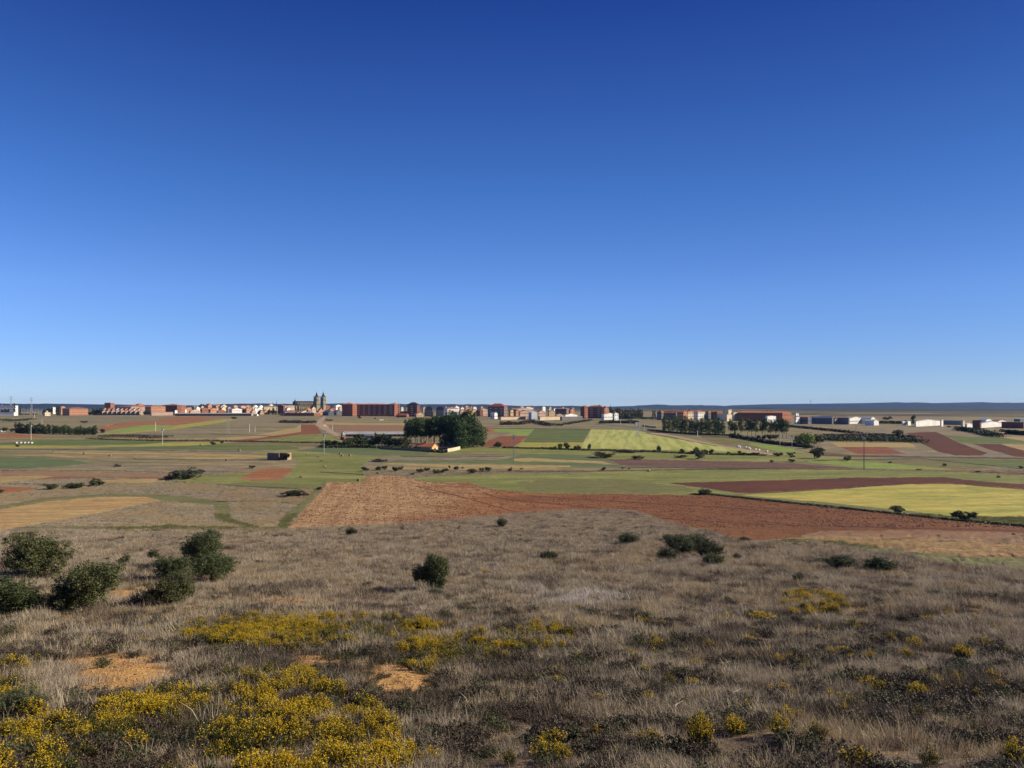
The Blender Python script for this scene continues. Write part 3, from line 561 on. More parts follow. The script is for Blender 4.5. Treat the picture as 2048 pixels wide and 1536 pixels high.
def building(name, label, cat, x0, xc, x1, top, D, wall, roof, rt='gable', ridge=None, floors=2, yaw=25, group=None, win=True, balc=False, base=None, chim=1, sidewin=True):
    k = (xc-CX)/F; th = min(R(yaw)+math.atan(k), max(R(50), math.atan(k)+R(14))); C = Vector((k*D, D)); k0 = (x0-CX)/F; k1 = (x1-CX)/F
    L = max(1.5, (C.x-k0*C.y)/(math.cos(th)+k0*math.sin(th))); Mm = (k1*C.y-C.x)/max(.12, math.sin(th)-k1*math.cos(th)); Mm = min(max(Mm, 3), 260)
    g = float(ground(C.x, C.y))-1.2 if base is None else (HY-base)/F*D
    z1 = (HY-top)/F*D-g; zr = (HY-(ridge if ridge else top-1.5))/F*D-g
    t = thing(name, label, cat, (C.x, C.y, g), -th, (1, 1, 1), group)
    zr = max(zr, z1+.6)
    w = MB(); w.box(-L, 0, 0, Mm, 0, z1)
    if rt == 'gable': w.poly([(-L, 0, z1), (0, 0, z1), (0, Mm, z1), (-L, Mm, z1), (-L, Mm/2, zr-.3), (0, Mm/2, zr-.3)], [(1, 2, 5), (3, 0, 4)])
    if rt == 'gabley': w.poly([(-L, 0, z1), (0, 0, z1), (0, Mm, z1), (-L, Mm, z1), (-L/2, 0, zr-.3), (-L/2, Mm, zr-.3)], [(0, 1, 4), (2, 3, 5)])
    w.build('wall', WM[wall], t)
    rb = MB()
    if rt == 'gable': gable_roof(rb, -L, 0, 0, Mm, z1, zr, .35, 'x')
    elif rt == 'gabley': gable_roof(rb, -L, 0, 0, Mm, z1, zr, .35, 'y')
    elif rt == 'hip':
        i = min(L, Mm)*.42; o = .5
        rb.poly([(-L-o, -o, z1), (o, -o, z1), (o, Mm+o, z1), (-L-o, Mm+o, z1), (-L-o, -o, z1+.3), (o, -o, z1+.3), (o, Mm+o, z1+.3), (-L-o, Mm+o, z1+.3), (-L+i, i, zr), (-i, i, zr), (-i, Mm-i, zr), (-L+i, Mm-i, zr)],
                [(3, 2, 1, 0), (0, 1, 5, 4), (1, 2, 6, 5), (2, 3, 7, 6), (3, 0, 4, 7), (4, 5, 9, 8), (5, 6, 10, 9), (6, 7, 11, 10), (7, 4, 8, 11), (8, 9, 10, 11)])
    else: rb.box(-L-.3, .3, -.3, Mm+.3, z1+.003, z1+max(.5, min(1.2, zr-z1)))
    ro = rb.build('roof', RM[roof], t)
    for c in range(chim):
        cx = -L*(.25+.45*random.random()); cb = MB(); cy = Mm*.5 if rt != 'flat' else Mm*.3; cb.box(cx-.5, cx+.5, cy-.4, cy+.4, zr-.8, zr+1.1); cb.build('chimney', WM['brown'] if wall != 'white' else WM['white'], ro)
    fh = z1/max(1, floors)
    if win:
        wb = MB(); bb = MB()
        nx = max(1, int(L/3.4)); ny = max(1, int(min(Mm, 150)/3.6))
        for fl in range(floors):
            zc = fh*(fl+.52); hh = min(.75, fh*.26)
            for i in range(nx):
                x = -L+(i+.5)*L/nx; wb.box(x-.75, x+.75, -.06, .05, zc-hh, zc+hh)
            if sidewin:
                for i in range(ny):
                    y = (i+.5)*min(Mm, 150)/ny; wb.box(-.05, .06, y-.75, y+.75, zc-hh, zc+hh)
            if balc and fl:
                for i in range(max(1, nx//3)):
                    x = -L+(i+.5)*L/max(1, nx//3); bb.box(x-2.1, x+2.1, -1.1, -.01, zc-hh-.55, zc-hh+.35)
        wb.build('windows', WIN, t, kind='stuff')
        if bb.v: bb.build('balconies', BALC, t, kind='stuff')
    return t, L, Mm, z1, zr
b = building
# left edge of town
b('industrial_hall', 'long white industrial hall at the far left beyond the substation', 'hall', -60, 30, 36, 812, 2100, 'white', 'white', 'flat', 810.6, 3)
b('industrial_hall', 'low white wall-like hall on the field edge at the far left', 'hall', -60, 28, 36, 825, 1560, 'white', 'grey', 'flat', 824, 1, win=False, chim=0)
b('house', 'small cream cube house beside the substation', 'house', 86, 90, 101, 825.5, 1520, 'cream', 'grey', 'flat', 824.5, 1, 60)
b('house', 'cream upper block behind the small cube house by the substation', 'house', 91, 93, 96, 822, 1560, 'cream', 'grey', 'flat', 821.5, 1, 55)
b('house', 'little white house between dark trees near the substation', 'house', 104, 106, 111, 815.5, 1800, 'white', 'white', 'flat', 814.5, 2, 60)
b('apartment_block', 'orange-pink apartment block with brown roof at the left edge of town', 'apartment block', 125, 139, 176, 817.5, 1560, 'orange', 'brown', 'hip', 814.2, 3, 66)
b('apartment_block', 'narrow orange block with pale roof left of the orange-pink apartments', 'apartment block', 120, 122, 131, 816, 1640, 'orange', 'pink', 'hip', 812.8, 3, 60)
b('tower_block', 'square brick tower with one dark and one sunlit side at left', 'tower block', 209, 221, 229, 806.5, 1800, 'brick', 'red', 'flat', 805.5, 6, 32)
for i in range(11):
    x = 186+i*9.3; b('terraced_house', f'pale pink terraced house, {nth(i)} from the left in the front terrace', 'terraced house', x-1.5, x, x+9.0, 822.6+(i*7 % 3)*.3, 1600, 'pink', ['brown', 'pink', 'brown', 'red'][i % 4], 'gable', 819.2+(i*5 % 4)*.3, 2, 64, group='front row of terraced houses')
for i in range(9):
    x = 207+i*8.6; b('terraced_house', f'brown-roofed terraced house, {nth(i)} from the left in the upper terrace', 'terraced house', x-3, x, x+8.0, 818.6+(i*7 % 3)*.3, 1690, ['pink', 'orange', 'pink', 'cream'][i % 4], ['brown', 'brown', 'red'][i % 3], 'gable', 815.6+(i*5 % 3)*.3, 2, 60, group='upper row of terraced houses')
b('apartment_block', 'long pale pink apartment block behind the terraces', 'apartment block', 234, 262, 312, 813.5, 1850, 'pink', 'red', 'hip', 810.6, 3, 58, chim=3)
b('apartment_block', 'small red-roofed block topping the terraces', 'apartment block', 272, 277, 286, 809, 2000, 'orange', 'red', 'hip', 807, 3, 50)
b('apartment_block', 'pale orange apartment block with pink roof left of the dark brick hotel', 'apartment block', 290, 302, 334, 813.5, 1700, 'orange', 'pink', 'hip', 810.5, 3, 60)
b('apartment_block', 'large dark-brick block with wide brown roof left of the town middle', 'apartment block', 331, 354, 362, 811, 1650, 'dbrick', 'brown', 'hip', 808.2, 4, 24)
b('apartment_block', 'low brown-roofed wing of the dark brick block', 'apartment block', 313, 345, 372, 811, 1780, 'brick', 'brown', 'hip', 809, 3, 45)
b('garden_wall', 'long pink boundary wall below the dark-brick block', 'wall', 300, 303, 351, 824.6, 1530, 'pink', 'pink', 'flat', 824.2, 1, 70, win=False, chim=0)
b('shed', 'long dark shed with pale sheet roof along the field edge', 'shed', 350, 504, 508, 827.2, 1500, 'brown', 'grey', 'gable', 825.8, 1, 12, win=False, chim=0)
b('shed', 'short stone end of the long dark shed', 'shed', 502, 503, 506, 827, 1490, 'tan', 'grey', 'flat', 826, 1, 45, win=False, chim=0)
b('shed', 'small pale shed just beyond the long dark shed', 'shed', 507, 514, 517, 829, 1480, 'white', 'grey', 'gable', 827.5, 1, 30, win=False, chim=0)
b('silo_house', 'narrow white tower standing on the long dark shed', 'tower', 369.5, 370.2, 372.3, 819.5, 1540, 'white', 'white', 'flat', 819, 1, 60, win=False, chim=0)
b('shed', 'white barn at the left end of the long dark shed', 'barn', 349, 350, 355, 821.5, 1560, 'white', 'white', 'gable', 820, 1, 55, win=False, chim=0)
rows = [(356, 360, 372, 818, 815, 'tan', 'red'), (366, 369, 384, 817, 815, 'orange', 'orange'), (378, 381, 401, 822, 818.5, 'pink', 'red'), (400, 404, 418, 818, 815.5, 'brick', 'pink'), (417, 421, 436, 819, 815.8, 'orange', 'pink'), (433, 436, 452, 823, 819, 'brick', 'red'),
        (410, 416, 424, 811, 807.5, 'orange', 'orange'), (424, 432, 444, 812, 809, 'orange', 'red'), (437, 442, 455, 813, 808, 'cream', 'pink'), (441, 443, 452, 818, 812.5, 'cream', 'brown'), (452, 456, 462, 815, 813, 'pink', 'red'), (476, 481, 490, 818, 816, 'dbrick', 'brown'), (489, 493, 500, 818, 815.5, 'orange', 'red'),
        (497, 500, 508, 816, 814, 'pink', 'orange'), (504, 508, 516, 812, 810, 'white', 'pink'), (512, 515, 525, 817, 813.5, 'white', 'red'), (516, 519, 527, 813, 810, 'white', 'white'), (500, 504, 512, 823, 820, 'pink', 'red'), (515, 520, 528, 824, 820.5, 'tan', 'brown'), (526, 529, 536, 822, 819, 'orange', 'red'),
        (536, 539, 547, 810, 808, 'white', 'pink'), (463, 468, 476, 812, 810, 'pink', 'pink'), (476, 482, 492, 813, 811, 'pink', 'orange'), (486, 492, 502, 812, 810, 'orange', 'pink'), (384, 388, 398, 813, 811, 'grey', 'grey'), (390, 393, 399, 815, 813, 'white', 'pink')]
for i, (a, c, d, t, r, w, rf) in enumerate(rows):
    D = 1560+ (826-t)*35
    b('house', f'{ {"orange":"orange-walled","pink":"pale pink","brick":"brick-walled","dbrick":"dark brick","cream":"cream-walled","white":"white-walled","tan":"tan-walled","grey":"grey-walled"}[w]} house with { {"red":"red tile","orange":"bright orange","pink":"faded pink","brown":"brown","white":"pale sheet","grey":"grey sheet"}[rf]} roof, {nth(i)} in the cluster left of the cathedral', 'house', a, c, d, t, D, w, rf, 'gable', r, 2, 40+(i*13) % 22, group='town houses left of the cathedral')
b('house', 'white two-storey house with grey shaded end above the dark shed', 'house', 457, 464, 484, 818.3, 1540, 'white', 'red', 'gable', 815.8, 2, 60)
b('long_building', 'cream institutional building with brown roof left of the cathedral', 'building', 526, 528, 555, 813.5, 1800, 'cream', 'brown', 'hip', 811.6, 3, 66)
b('house', 'dark red brick house gable beside the cream building', 'house', 555, 567, 570, 812, 1700, 'dbrick', 'brown', 'gabley', 808.6, 3, 12)
b('long_building', 'cream convent building right of the dark red gable', 'building', 565, 568, 594, 812.5, 1760, 'cream', 'pink', 'hip', 810.4, 3, 66)
b('house', 'white house below the cream convent', 'house', 570, 574, 582, 817, 1620, 'white', 'pink', 'gable', 814.5, 2, 60)
rows = [(568, 585, 600, 825, 821, 'dbrick', 'pink'), (596, 603, 620, 824, 820.5, 'cream', 'pink'), (588, 592, 601, 826.5, 823, 'orange', 'red'), (607, 612, 623, 819, 815.5, 'orange', 'orange'), (620, 624, 632, 817, 812.5, 'cream', 'brown'), (604, 617, 629, 826, 823.5, 'blue', 'grey'), (560, 568, 575, 826, 823, 'pink', 'red'),
        (634, 637, 648, 823, 816, 'orange', 'brown'), (645, 657, 668, 825, 821, 'blue', 'blue'), (655, 660, 667, 820, 817, 'orange', 'orange'), (665, 673, 685, 824, 820, 'grey', 'blue'), (668, 672, 683, 811, 809, 'white', 'red'), (660, 663, 672, 817, 815, 'brick', 'brown'), (676, 679, 684, 815, 813, 'pink', 'red'), (650, 653, 660, 812, 810, 'brick', 'red')]
for i, (a, c, d, t, r, w, rf) in enumerate(rows):
    D = 1530+(826-t)*28
    b('house', f'{w.replace("dbrick","dark brick")} house with {rf} roof, {nth(i)} among the low houses below the cathedral', 'house', a, c, d, t, D, w, rf, 'gable', r, 2, 30+(i*17) % 35, group='low houses below the cathedral')
b('warehouse', 'long low dark warehouse below the cathedral on the field edge', 'warehouse', 568, 628, 640, 826.3, 1490, 'dbrick', 'grey', 'flat', 825.6, 1, 15, win=False, chim=0)
# cathedral
CD = 1870
def frame(px, D, yaw):
    k = (px-CX)/F; th = R(yaw)+math.atan(k); return (k*D, D, float(ground(k*D, D))-1), -th
def zof(py, D, g): return (HY-py)/F*D-g
loc, rz = frame(594, CD, 64)
cat_ = thing('cathedral', 'stone cathedral with long nave and twin slate-spired towers on the skyline', 'cathedral', loc, rz); g = loc[2]
zt = zof(804.6, CD, g); zr = zof(802, CD, g); NL = 46
mb = MB(); mb.box(-9, 0, 0, NL, 0, zt); mb.box(-16, 7, 0, NL, 0, zt*.55); mb.build('nave', WM['stone'], cat_)
rb = MB(); gable_roof(rb, -9, 0, 0, NL, zt, zr, .5, 'y'); rb.build('roof', RM['slate'], cat_)
for i in range(9):
    y = 2+i*5.2; m1 = MB(); m1.box(.02, 1.3, y-.6, y+.6, 0, zt-.5); m1.box(6.9, 8, y-.6, y+.6, 0, zt*.6); m1.cone(7.4, y, zt*.6, zt*.78, .7, .05, 4); m1.cone(.6, y, zt-.5, zt+1.8, .5, .03, 4); m1.build('buttress', WM['stone'], cat_)
    m2 = MB(); m2.box(-.05, .08, y+1.6, y+3.4, zt*.6, zt*.88); m2.box(6.95, 7.06, y+1.7, y+3.2, zt*.2, zt*.42); m2.build('window', WIN, cat_)
m1 = MB(); m1.cone(-4.5, -3, 0, zt+1, 5.5, 5.5, 8); m1.cone(-4.5, -3, zt+1, zt+6, 4.5, .2, 8); m1.tube([(-4.5, -3, zt+5), (-4.5, -3, zt+10)], [.15, .1], 5); m1.build('apse_turret', RM['slate'], cat_)
def ctower(px0, px1, tbody, tip, D, wall, nm):
    loc2, rz2 = frame((px0+px1)/2, D, 42); w = (px1-px0)/F*D/1.38/2
    v = Vector(loc2)-Vector(loc); a = -rz; lx = v.x*math.cos(-rz)-v.y*math.sin(-rz); ly = v.x*math.sin(-rz)+v.y*math.cos(-rz)
    o = bpy.data.objects.new(nm, None); COL.objects.link(o); o.parent = cat_; o.location = (lx, ly, 0); o.rotation_euler = (0, 0, rz2-rz)
    zb = zof(tbody, D, g); zt_ = zof(tip, D, g); m = MB(); m.box(-w, w, -w, w, 0, zb)
    for q in (.45, .7, .985): m.box(-w-.5, w+.5, -w-.5, w+.5, zb*q, zb*q+.7)
    for sx in (-1, 1):
        for sy in (-1, 1): m.cone(sx*w*.92, sy*w*.92, zb+.5, zb+3.4, .7, .05, 6)
    m.build('tower_wall', WM[wall], o)
    m = MB()
    for zq in (.52, .77):
        for s in (-.45, .45):
            for r_ in range(2):
                if r_ == 0: m.box(s*w-1.1, s*w+1.1, -w-.06, -w+.1, zb*zq, zb*zq+4.2); m.box(w-.1, w+.06, s*w-1.1, s*w+1.1, zb*zq, zb*zq+4.2)
    m.build('belfry_opening', WIN, o)  # solid dark boxes: the shade inside the openings is put into their colour
    m = MB(); h = zt_-zb; m.cone(0, 0, zb+.7, zb+h*.30, w*1.25, w*.52, 4); m.cone(0, 0, zb+h*.30, zb+h*.48, w*.42, w*.42, 8); m.cone(0, 0, zb+h*.48, zb+h*.60, w*.5, w*.18, 8); m.cone(0, 0, zb+h*.60, zb+h*.90, w*.16, .12, 8); m.tube([(0, 0, zb+h*.88), (0, 0, zb+h)], [.14, .08], 5)
    m.build('spire', RM['slate'], o)
ctower(627.5, 639, 794.5, 781, CD-20, 'stone', 'left_tower'); ctower(641, 652, 794.5, 780, CD-40, 'stone', 'right_tower')
m = MB(); m.box(-16, 9, NL-6, NL+16, 0, zt*.8); m.build('facade', WM['stone'], cat_)
# big brick apartments
BD = 1500
b('apartment_block', 'big brick apartment block with blank dark end wall and sunlit orange balcony side', 'apartment block', 684, 705, 714, 808.6, BD, 'brick', 'orange', 'hip', 805.8, 6, 28, chim=2)
b('apartment_block', 'long shaded brick apartment slab with rows of pale balconies, middle of the big brick block', 'apartment block', 712, 775, 777, 809.2, BD+25, 'brick', 'orange', 'hip', 807.2, 6, 6, balc=True, chim=4)
b('apartment_block', 'right end wing of the big brick block with pink sunlit side', 'apartment block', 775, 789, 799, 809, BD-5, 'brick', 'red', 'hip', 806.2, 6, 32, balc=True, chim=2)
b('shed', 'red-roofed shed at the foot of the big brick block', 'shed', 792, 813, 818, 830.5, 1380, 'brick', 'orange', 'gable', 827, 1, 30, chim=0)
b('shed', 'second red-roofed shed behind the first beside the mansard tower', 'shed', 797, 808, 820, 827, 1450, 'brick', 'red', 'gable', 822.5, 1, 45, chim=0)
b('tower_block', 'dark brick tower with black mansard roof and white balconies', 'tower block', 814, 834, 840, 810, 1450, 'dbrick', 'slate', 'hip', 804.6, 6, 22, balc=True)
b('house', 'low pale house under the dark mansard tower', 'house', 829, 833, 848, 828.5, 1400, 'tan', 'pink', 'gable', 824.5, 1, 50)
for i, (a, c, d) in enumerate([(849, 865, 866.5), (872, 888, 889.5)]):
    b('apartment_block', f'grey unfinished concrete block with slate roof and empty windows, {"left" if i == 0 else "right"} one of the pair', 'apartment block', a, c, d, 819.5, 1480, 'concrete', 'slate', 'hip', 813.2, 3, 10, group='grey concrete blocks', chim=2)
b('house', 'big white gabled building right of the grey concrete blocks', 'building', 889, 895, 917, 817.5, 1400, 'white', 'red', 'hip', 815, 3, 62)
b('house', 'white pointed gable against the grey concrete block', 'house', 888.5, 890, 896, 818, 1430, 'white', 'white', 'gable', 813.6, 3, 62)
b('house', 'dark grey house in front of the big white building', 'house', 902, 913, 915, 824, 1330, 'grey', 'grey', 'flat', 823.4, 2, 15, chim=0)
rows = [(908, 911, 918, 814, 812, 'white', 'white'), (920, 922, 929, 816, 814, 'white', 'pink'), (917, 921, 933, 822, 819, 'pink', 'orange'), (928, 931, 944, 817, 814, 'orange', 'orange'), (932, 935, 946, 822, 818.5, 'tan', 'pink'), (941, 944, 956, 821, 819, 'yellow', 'brown'), (952, 960, 966, 821, 818.8, 'dbrick', 'pink'),
        (958, 961, 975, 819, 816.3, 'pink', 'pink'), (944, 947, 953, 815, 813, 'white', 'white'), (930, 932, 937, 813.5, 811.8, 'white', 'white')]
for i, (a, c, d, t, r, w, rf) in enumerate(rows):
    b('house', f'{w.replace("dbrick","dark brick")} house with {rf} roof, {nth(i)} in the cluster above the poplar grove', 'house', a, c, d, t, 1400+(824-t)*25, w, rf, 'gable', r, 2, 45+(i*11) % 20, group='houses above the poplar grove')
b('apartment_block', 'broad brown apartment block with maroon dormer roof and dark chimneys', 'apartment block', 976, 1008, 1015, 813, 1400, 'brown', 'maroon', 'hip', 807.4, 4, 18, balc=True, chim=4)
b('shed', 'small white shed with windows in front of the maroon-roofed block', 'shed', 981, 989, 995, 826.5, 1250, 'white', 'grey', 'gable', 824.3, 1, 40, chim=0)
b('garden_wall', 'long low cream wall in front of the maroon-roofed block', 'wall', 997, 1002, 1053, 834.2, 1180, 'cream', 'pink', 'flat', 833.7, 1, 68, win=False, chim=0)
b('house', 'brown house with bright yellow sunlit front', 'house', 1017, 1021, 1028, 821, 1300, 'yellow', 'brown', 'gable', 818.5, 2, 60)
b('house', 'brick and orange house right of the yellow-fronted house', 'house', 1027, 1032, 1037, 822, 1280, 'orange', 'brown', 'gable', 819.5, 2, 45)
b('terrace', 'long red-roofed row with white band of sunlit walls', 'terraced houses', 1034, 1040, 1060, 823.5, 1290, 'pink', 'red', 'gable', 821, 2, 66, chim=3)
b('barn', 'light grey metal barn with shaded end', 'barn', 1057, 1063, 1075, 824.5, 1200, 'metal', 'white', 'gable', 822, 1, 58, win=False, chim=0)
b('terrace', 'pale pink row right of the metal barn', 'terraced houses', 1072, 1077, 1091, 824, 1260, 'pink', 'red', 'gable', 820.5, 2, 64, chim=2)
b('terrace', 'long pale roofed row at the back between maroon block and metal barn', 'terraced houses', 1020, 1030, 1066, 818, 1600, 'pink', 'pink', 'gable', 815.8, 2, 60, chim=3)
b('chapel', 'small white building with a raised end on the skyline above the metal barn', 'building', 1049, 1051, 1066, 815.8, 1700, 'white', 'white', 'gable', 814.5, 2, 62)
b('house', 'blank tan gable house', 'house', 1096, 1098, 1110.5, 823.5, 1200, 'tan', 'brown', 'gable', 819.5, 2, 64, win=False)
b('apartment_block', 'grey-brown apartment block with small white sunlit gable', 'apartment block', 1110, 1133, 1139, 817.8, 1350, 'brown', 'pink', 'hip', 816, 3, 22)
b('house', 'orange gable house joined to the grey-brown block', 'house', 1138, 1141, 1149, 820, 1360, 'orange', 'red', 'gable', 816.5, 2, 55)
b('shed', 'low white shed with faded roof in front of the grey-brown block', 'shed', 1127, 1131, 1155, 829.5, 1180, 'white', 'pink', 'gable', 826.5, 1, 66, chim=0)
b('shed', 'short tan shed left of the white shed', 'shed', 1110, 1113, 1128, 830, 1190, 'tan', 'grey', 'gable', 827.5, 1, 66, chim=0)
b('garden_wall', 'long cream boundary wall along the field right of the metal barn', 'wall', 1077, 1080, 1120, 833.5, 1150, 'cream', 'cream' if 0 else 'pink', 'flat', 833.1, 1, 70, win=False, chim=0)
b('garden_wall', 'grey boundary wall continuing right along the field', 'wall', 1120, 1124, 1165, 834, 1140, 'grey', 'grey', 'flat', 833.5, 1, 70, win=False, chim=0)
# brick complex
b('apartment_block', 'brick apartment complex left tower with dark end and orange side', 'apartment block', 1161, 1169, 1177, 813.6, 1300, 'brick', 'red', 'hip', 811.3, 5, 40)
b('apartment_block', 'brick apartment complex long shaded middle with many windows', 'apartment block', 1176, 1205, 1209, 814.5, 1280, 'brick', 'red', 'hip', 811, 5, 20, balc=True, chim=4)
b('apartment_block', 'brick apartment complex right wing with orange sunlit gable', 'apartment block', 1203, 1209, 1218, 817, 1270, 'orange', 'red', 'gable', 813, 5, 48)
b('shed', 'low white house with faded roof right of the brick complex', 'house', 1203, 1208, 1232, 828, 1150, 'white', 'red', 'gable', 825.5, 1, 64, chim=0)
b('house', 'white gable house at the right end of the town middle', 'house', 1225, 1229, 1237, 827, 1130, 'white', 'pink', 'gable', 825, 2, 58)
# right town
b('apartment_block', 'grey apartment block with white corner at the left end of the right-hand town', 'apartment block', 1314, 1323, 1327, 825, 1130, 'grey', 'orange', 'hip', 821.5, 3, 30)
b('apartment_block', 'grey-walled block with orange roof behind the tall poplars', 'apartment block', 1327, 1352, 1357, 826, 1140, 'grey', 'orange', 'gable', 821.5, 3, 20)
b('apartment_block', 'orange sunlit gable block above the poplar row', 'apartment block', 1354, 1367, 1375, 824, 1120, 'orange', 'orange', 'gable', 821.3, 3, 35)
b('apartment_block', 'cream stepped block right of the orange gable', 'apartment block', 1374, 1376, 1387, 824.5, 1130, 'cream', 'red', 'hip', 822, 3, 60)
b('apartment_block', 'grey block with white sunlit end above the poplar row', 'apartment block', 1385, 1396, 1410, 824.3, 1140, 'white', 'orange', 'hip', 822, 3, 45)
b('apartment_block', 'grey low apartment block with small arched white end', 'apartment block', 1409, 1417, 1424, 825.5, 1150, 'grey', 'red', 'hip', 822, 3, 35)
b('apartment_block', 'dark brick block left of the cream tower', 'apartment block', 1422, 1434, 1444, 824.8, 1120, 'dbrick', 'red', 'flat', 823.6, 3, 30)
b('factory', 'cream factory tower with grey shaded front', 'factory', 1445, 1457, 1463.5, 820, 1140, 'cream', 'grey', 'flat', 819, 2, 30, win=False, chim=0)
b('factory', 'grey factory hall with cream sunlit end in front of the cream tower', 'factory', 1434, 1454, 1464, 829.5, 1060, 'cream', 'grey', 'flat', 829, 1, 28, win=False, chim=0)
b('factory', 'tall cream block beside the long red-brown building', 'factory', 1462, 1467, 1475, 825.6, 1090, 'cream', 'white', 'flat', 825, 2, 50, win=False, chim=0)
b('long_building', 'very long red-brown school building with orange sunlit end', 'building', 1475, 1565, 1583, 825.3, 1050, 'brick', 'orange', 'gable', 823, 2, 22, chim=6)
b('annex', 'small white annex in front of the long red-brown building', 'annex', 1531, 1535, 1552, 832, 980, 'white', 'orange', 'gable', 831, 1, 60, chim=0)
b('house', 'square white house on the slope right of the long building', 'house', 1590, 1592, 1597.5, 828, 1050, 'white', 'white', 'flat', 826.8, 2, 50)
b('house', 'white gable house below the square white house', 'house', 1589, 1592, 1600, 834.5, 930, 'white', 'red', 'gable', 832.5, 2, 55)
b('shed', 'blue-grey shaded shed with orange roof and white end', 'shed', 1600, 1616, 1623, 834, 930, 'blue', 'orange', 'gable', 832.5, 1, 38, chim=0)
b('warehouse', 'long dark warehouse with cream sunlit end', 'warehouse', 1622, 1664, 1668.5, 835.5, 930, 'blue', 'grey', 'gable', 832.8, 1, 32, win=False, chim=0)
b('house', 'little orange house right of the long dark warehouse', 'house', 1667, 1670, 1676, 839, 920, 'pink', 'orange', 'gable', 836, 1, 50)
b('shed', 'dark blue-grey shed front with flat roof', 'shed', 1675, 1697, 1699, 836, 915, 'blue', 'grey', 'flat', 835.5, 1, 31, win=False, chim=0)
b('warehouse', 'white workshop with many small windows and grey roof', 'warehouse', 1697, 1699, 1726, 836.5, 940, 'white', 'grey', 'gable', 833, 1, 66, chim=0)
b('warehouse', 'grey-roofed hall with white pointed gable', 'warehouse', 1722, 1742, 1751, 836.5, 950, 'white', 'grey', 'gable', 833, 1, 42, win=False, chim=0)
b('shed', 'small white gabled shed below the grey-roofed hall', 'shed', 1730, 1748, 1757.5, 841.5, 880, 'white', 'grey', 'gable', 839, 1, 42, win=False, chim=0)
b('shed', 'small white shed among the hedges, left one', 'shed', 1804, 1806, 1811, 843, 880, 'white', 'white', 'gable', 842, 1, 60, win=False, chim=0)
b('shed', 'small white shed among the hedges, right one', 'shed', 1814, 1816, 1822, 842.5, 880, 'white', 'white', 'gable', 841.5, 1, 60, win=False, chim=0)
b('warehouse', 'bright white warehouse with long dark opening', 'warehouse', 1830, 1832, 1882, 842.5, 840, 'white', 'white', 'gable', 839.3, 1, 66, win=False, chim=0)
b('gatehouse', 'narrow white block right of the bright white warehouse', 'gatehouse', 1882, 1883, 1886.5, 841, 845, 'white', 'white', 'flat', 840, 1, 60, win=False, chim=0)
b('gatehouse', 'tan pillar-like block with white side by the grey wall', 'gatehouse', 1922, 1926, 1929.5, 842, 825, 'cream', 'grey', 'flat', 841, 1, 50, win=False, chim=0)
b('shed', 'small white shed with pointed roof beside the dark barn', 'shed', 1930, 1934, 1945, 848, 810, 'white', 'white', 'gable', 846, 1, 60, win=False, chim=0)
b('barn', 'dark brick barn with brown roof at the right', 'barn', 1945, 1960, 1963, 845, 800, 'dbrick', 'brown', 'gable', 840.5, 1, 36, win=False, chim=0)
b('barn', 'long barn with white wall and grey roof at the right', 'barn', 1959, 1962, 2004, 846, 805, 'white', 'grey', 'gable', 842.5, 1, 66, win=False, chim=0)
b('barn', 'long black-brown barn cut by the right frame edge', 'barn', 2003, 2047, 2053, 845, 790, 'dbrick', 'grey', 'flat', 844, 1, 34, win=False, chim=0)
b('warehouse', 'blue-roofed hall behind the right-hand barns', 'warehouse', 1958, 1972, 1984, 839.5, 960, 'white', 'blue', 'gable', 837, 1, 45, win=False, chim=0)
b('warehouse', 'red-edged low hall behind the right-hand barns', 'warehouse', 1982, 1996, 2012, 841.5, 930, 'white', 'maroon', 'gable', 839.6, 1, 45, win=False, chim=0)
b('warehouse', 'blue hall at the far right edge', 'warehouse', 2028, 2040, 2080, 839, 980, 'blue', 'blue', 'flat', 838, 1, 45, win=False, chim=0)
b('ruin', 'small roofless orange brick hut at the right below the hedges', 'hut', 1988, 1990, 2012, 867, 640, 'orange', 'pink', 'flat', 866.6, 1, 66, win=False, chim=0)
b('ruin', 'low orange brick end beside the roofless hut', 'hut', 2011, 2013, 2022, 871, 645, 'orange', 'pink', 'flat', 870.6, 1, 62, win=False, chim=0)
# filler roofs of the dense old town (far, a few pixels each)
FH = []
for i in range(95):
    seg = random.choice([(236, 330), (455, 560), (560, 600), (655, 690), (800, 850), (905, 975), (1020, 1100), (1020, 1160), (372, 460), (455, 530), (1330, 1480)])
    px = random.uniform(*seg); far = seg[0] > 1300
    D = random.uniform(1250, 1500) if far else random.uniform(1850, 2500)
    t = random.uniform(813, 818) if not far else random.uniform(823, 827)
    w = random.uniform(3, 6)
    FH.append((px, w, t, D, random.choice(['white', 'cream', 'pink', 'orange', 'brick', 'tan', 'white']), random.choice(['red', 'orange', 'pink', 'brown', 'pink', 'red'])))
FH.sort(); kf = {}
for px, w, t, D, wl, rf in FH:
    kf[wl, rf] = kf.get((wl, rf), -1)+1
    b('house', f'tiny far {wl} house with {rf} roof, {nth(kf[wl, rf])} so coloured from the left in the roofscape', 'house', px-w*.4, px, px+w, t, D, wl, rf, 'gable', t-random.uniform(1, 1.8), 2, 40+random.random()*25, group='far houses of the town', win=False, chim=0)

